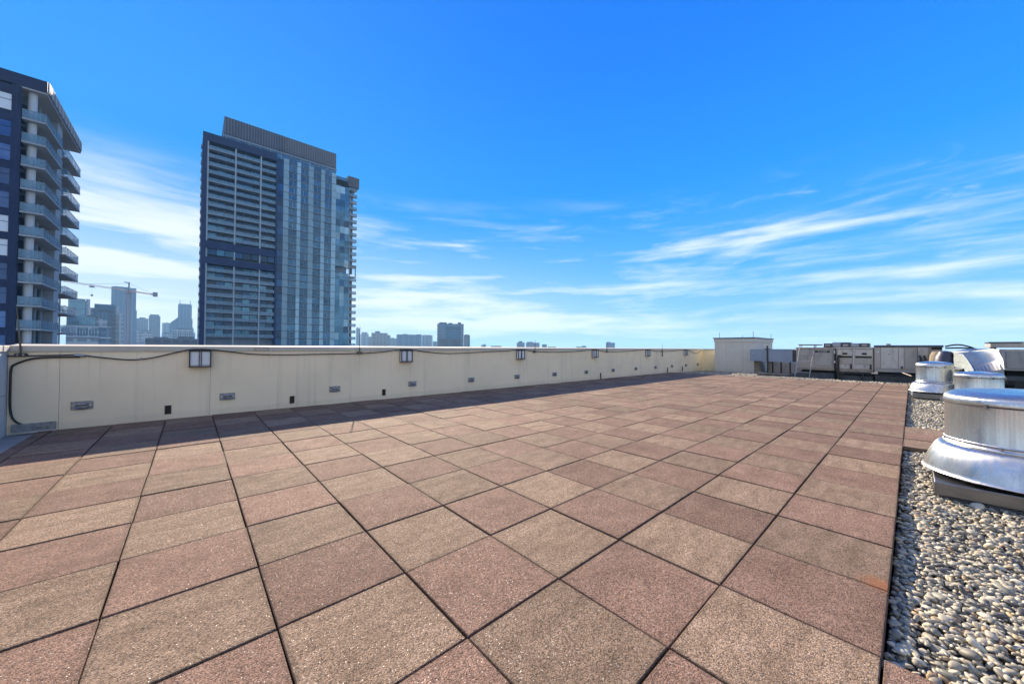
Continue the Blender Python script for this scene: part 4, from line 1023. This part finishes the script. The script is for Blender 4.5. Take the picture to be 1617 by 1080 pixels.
# right of the glass tower
bld('skyline_block', 562, 568.5, 520, 900, 30, M['far_pale'], 'pale block directly right of the glass tower', roof=((563, 566, 518.5),))
s = bld('skyline_block', 569.5, 582, 528.5, 900, 30, M['far_pale'], 'pale tower with cut corners, second right of the glass tower'); s.part('roof_step', .12, .85, 3, 25, s.top+.02, s.z(525.8), M['far_pale'])
bld('skyline_block', 578, 587, 533, 1000, 30, M['far_grey'], 'grey low block in front of the stepped brown block')
s = bld('skyline_block', 586.3, 612, 527, 950, 40, M['far_brown'], 'stepped brown and grey block between the pale tower and the long flat block', roof=((592, 600, 524),)); s.part('wing', 1.003, s.u(616.5), 4, 36, GZ, s.z(530), M['far_grey'])
bld('skyline_block', 614, 627, 535.5, 1050, 30, M['far_grey'], 'low grey link block left of the long flat block', roof=((617, 622, 534.6),))
s = bld('skyline_block', 626, 666, 529.3, 850, 40, M['far_blue'], 'long flat hazy blue block in the middle of the row', roof=((636, 643, 528.3), (658, 665, 528.5)))
bld('skyline_block', 666.5, 683, 530.3, 900, 40, M['far_pale'], 'paler hazy block joined to the right of the long flat block', roof=((668, 680, 529.6),))
bld('skyline_block', 683.5, 690, 540, 950, 30, M['far_grey'], 'very low block left of the broad slab tower')
s = bld('office_tower', 690.3, 732, 512, 560, 40, M['far_blue'], 'broad blue slab tower with bands of windows, largest on this stretch', roof=((693, 705, 509.3), (708, 714, 510), (723, 728, 509)))
for k in range(9): s.part('window_band', .33, .88, -.6, -.02, s.z(518.5+k*2.4), s.z(517+k*2.4), M['glass_deep'])
for u0, u1 in ((.0, .12), (.88, 1.0)): s.part('corner_pier', u0, u1, -.9, -.61, GZ, s.top-1, M['far_grey'])
s.part('podium', .02, .86, -3, -.92, GZ, s.z(535.5), M['far_dark'])
bld('skyline_block', 732.5, 742, 529.5, 620, 30, M['far_grey'], 'grey wing standing against the broad slab tower', roof=((734, 740, 528.6),))
for px0, px1, py, l, r_ in ((760, 767.5, 545.2, 'tiny roof on the horizon right of the broad slab tower', ((763, 767, 544),)), (775, 792, 546.4, 'low flat shed on the horizon before the third lantern', ()), (816, 828.5, 541, 'small pale block with a roof turret, left of its broader neighbour', ((819, 825, 538.8),)),
                            (830.5, 852, 541.2, 'broader small block right of the turreted one', ((832, 842, 539.8),)), (856, 863.5, 543.5, 'little pale cube alone on the horizon', ()), (865, 878, 547.2, 'lowest long roof on the horizon beyond the little cube', ()), (910, 926, 547, 'low dark roofline left of the isolated dark block', ((919, 925, 545.6),)), (957, 971, 540.5, 'isolated dark block on the horizon, last before the stucco block', ((958, 964, 539.3),))):
    bld('skyline_block', px0, px1, py, 900, 30, M['far_blue' if px0 > 950 else 'far_grey'], l, roof=r_)
# tower crane
cp_ = place(201.5, 440); cr = thing('tower_crane', (cp_.x, cp_.y, GZ), 'red tower crane with a long thin jib, standing before the slab skyscraper', 'crane')
cr.rotation_euler = (0, 0, -sight(201.5)); zt = hgt(467.5, 440)-GZ
def lattice(p0, p1, w, h_, n, r):
    m = MB(); p0, p1 = Vector(p0), Vector(p1); d = (p1-p0); t_ = d.normalized(); a = t_.cross(Vector((0, 1, 0))).normalized() if abs(t_.y) < .9 else Vector((1, 0, 0)); b = t_.cross(a)
    c4 = [(a*sx*w/2+b*sy*h_/2) for sx, sy in ((-1, -1), (1, -1), (1, 1), (-1, 1))]
    for c in c4: m.tube([p0+c, p1+c], r, 4)
    for k in range(n):
        for q in range(4):
            x, y = c4[q], c4[(q+1) % 4]; m.tube([p0+d*k/n+(x if k % 2 else y), p0+d*(k+1)/n+(y if k % 2 else x)], r*.7, 3, caps=False)
    return m
def cpart(m, name, mat):
    o = m.build(name, mat); o.parent = cr; return o
cpart(lattice((0, 0, 0), (0, 0, zt), 3.0, 3.0, 30, .28), 'mast', M['crane_red'])
cpart(MB().box(-2.2, 2.2, -1.8, 1.8, zt, zt+3), 'slewing_ring', M['crane_red']); cpart(MB().box(1.0, 3, -3.8, -1.9, zt-1.5, zt+1.5), 'cab', M['crane_grey'])
ca, sa = math.cos(.70), math.sin(.70)
jl = lambda u, z: (u*ca, u*sa, z)
cpart(lattice(jl(-62, zt+4.5), jl(-2, zt+4), 1.3, 1.3, 34, .13), 'jib', M['crane_red'])
cpart(lattice(jl(2, zt+4), jl(32, zt+3.6), 1.3, 1.3, 12, .24), 'counter_jib', M['crane_red'])
cpart(MB().box(21.5, 26.0, 16, 20, zt+1.0, zt+6.5), 'counterweight', M['crane_grey'])
cpart(MB().tube([(0, 0, zt+3), (0, 0, zt+14)], .8, 5).tube([(-4, 0, zt+14), (1, 0, zt+14)], .5, 4), 'apex', M['crane_grey'])
cpart(MB().tube([(0, 0, zt+13), jl(-40, zt+5.2)], .18, 3).tube([(0, 0, zt+13), jl(28, zt+4.6)], .18, 3), 'tie_bar', M['crane_grey'])
tx = jl(-37, zt+6.2); cpart(MB().box(tx[0]-2, tx[0]+2, tx[1]-1, tx[1]+1, zt+1.9, zt+3.4), 'trolley', M['crane_grey'])
cpart(MB().tube([(tx[0], tx[1], zt+1.9), (tx[0], tx[1], zt-6.0)], .06, 3).box(tx[0]-.9, tx[0]+.9, tx[1]-.6, tx[1]+.6, zt-8, zt-6), 'hook_block', M['crane_grey'])

# ------------------------------------------------------------------ haze
hz = MB().box(-5300, 5300, -5300, 5300, GZ-1.0, 110.0)
hm = bpy.data.materials.new('haze'); hm.use_nodes = True; t = hm.node_tree; t.nodes.clear()
pv = t.nodes.new('ShaderNodeVolumePrincipled'); pv.inputs['Color'].default_value = (.40, .72, 1.0, 1); pv.inputs['Density'].default_value = .00027
pv.inputs['Anisotropy'].default_value = 0.0
om = t.nodes.new('ShaderNodeOutputMaterial'); t.links.new(pv.outputs[0], om.inputs['Volume'])
tag(hz.build('haze', hm), kind='stuff')
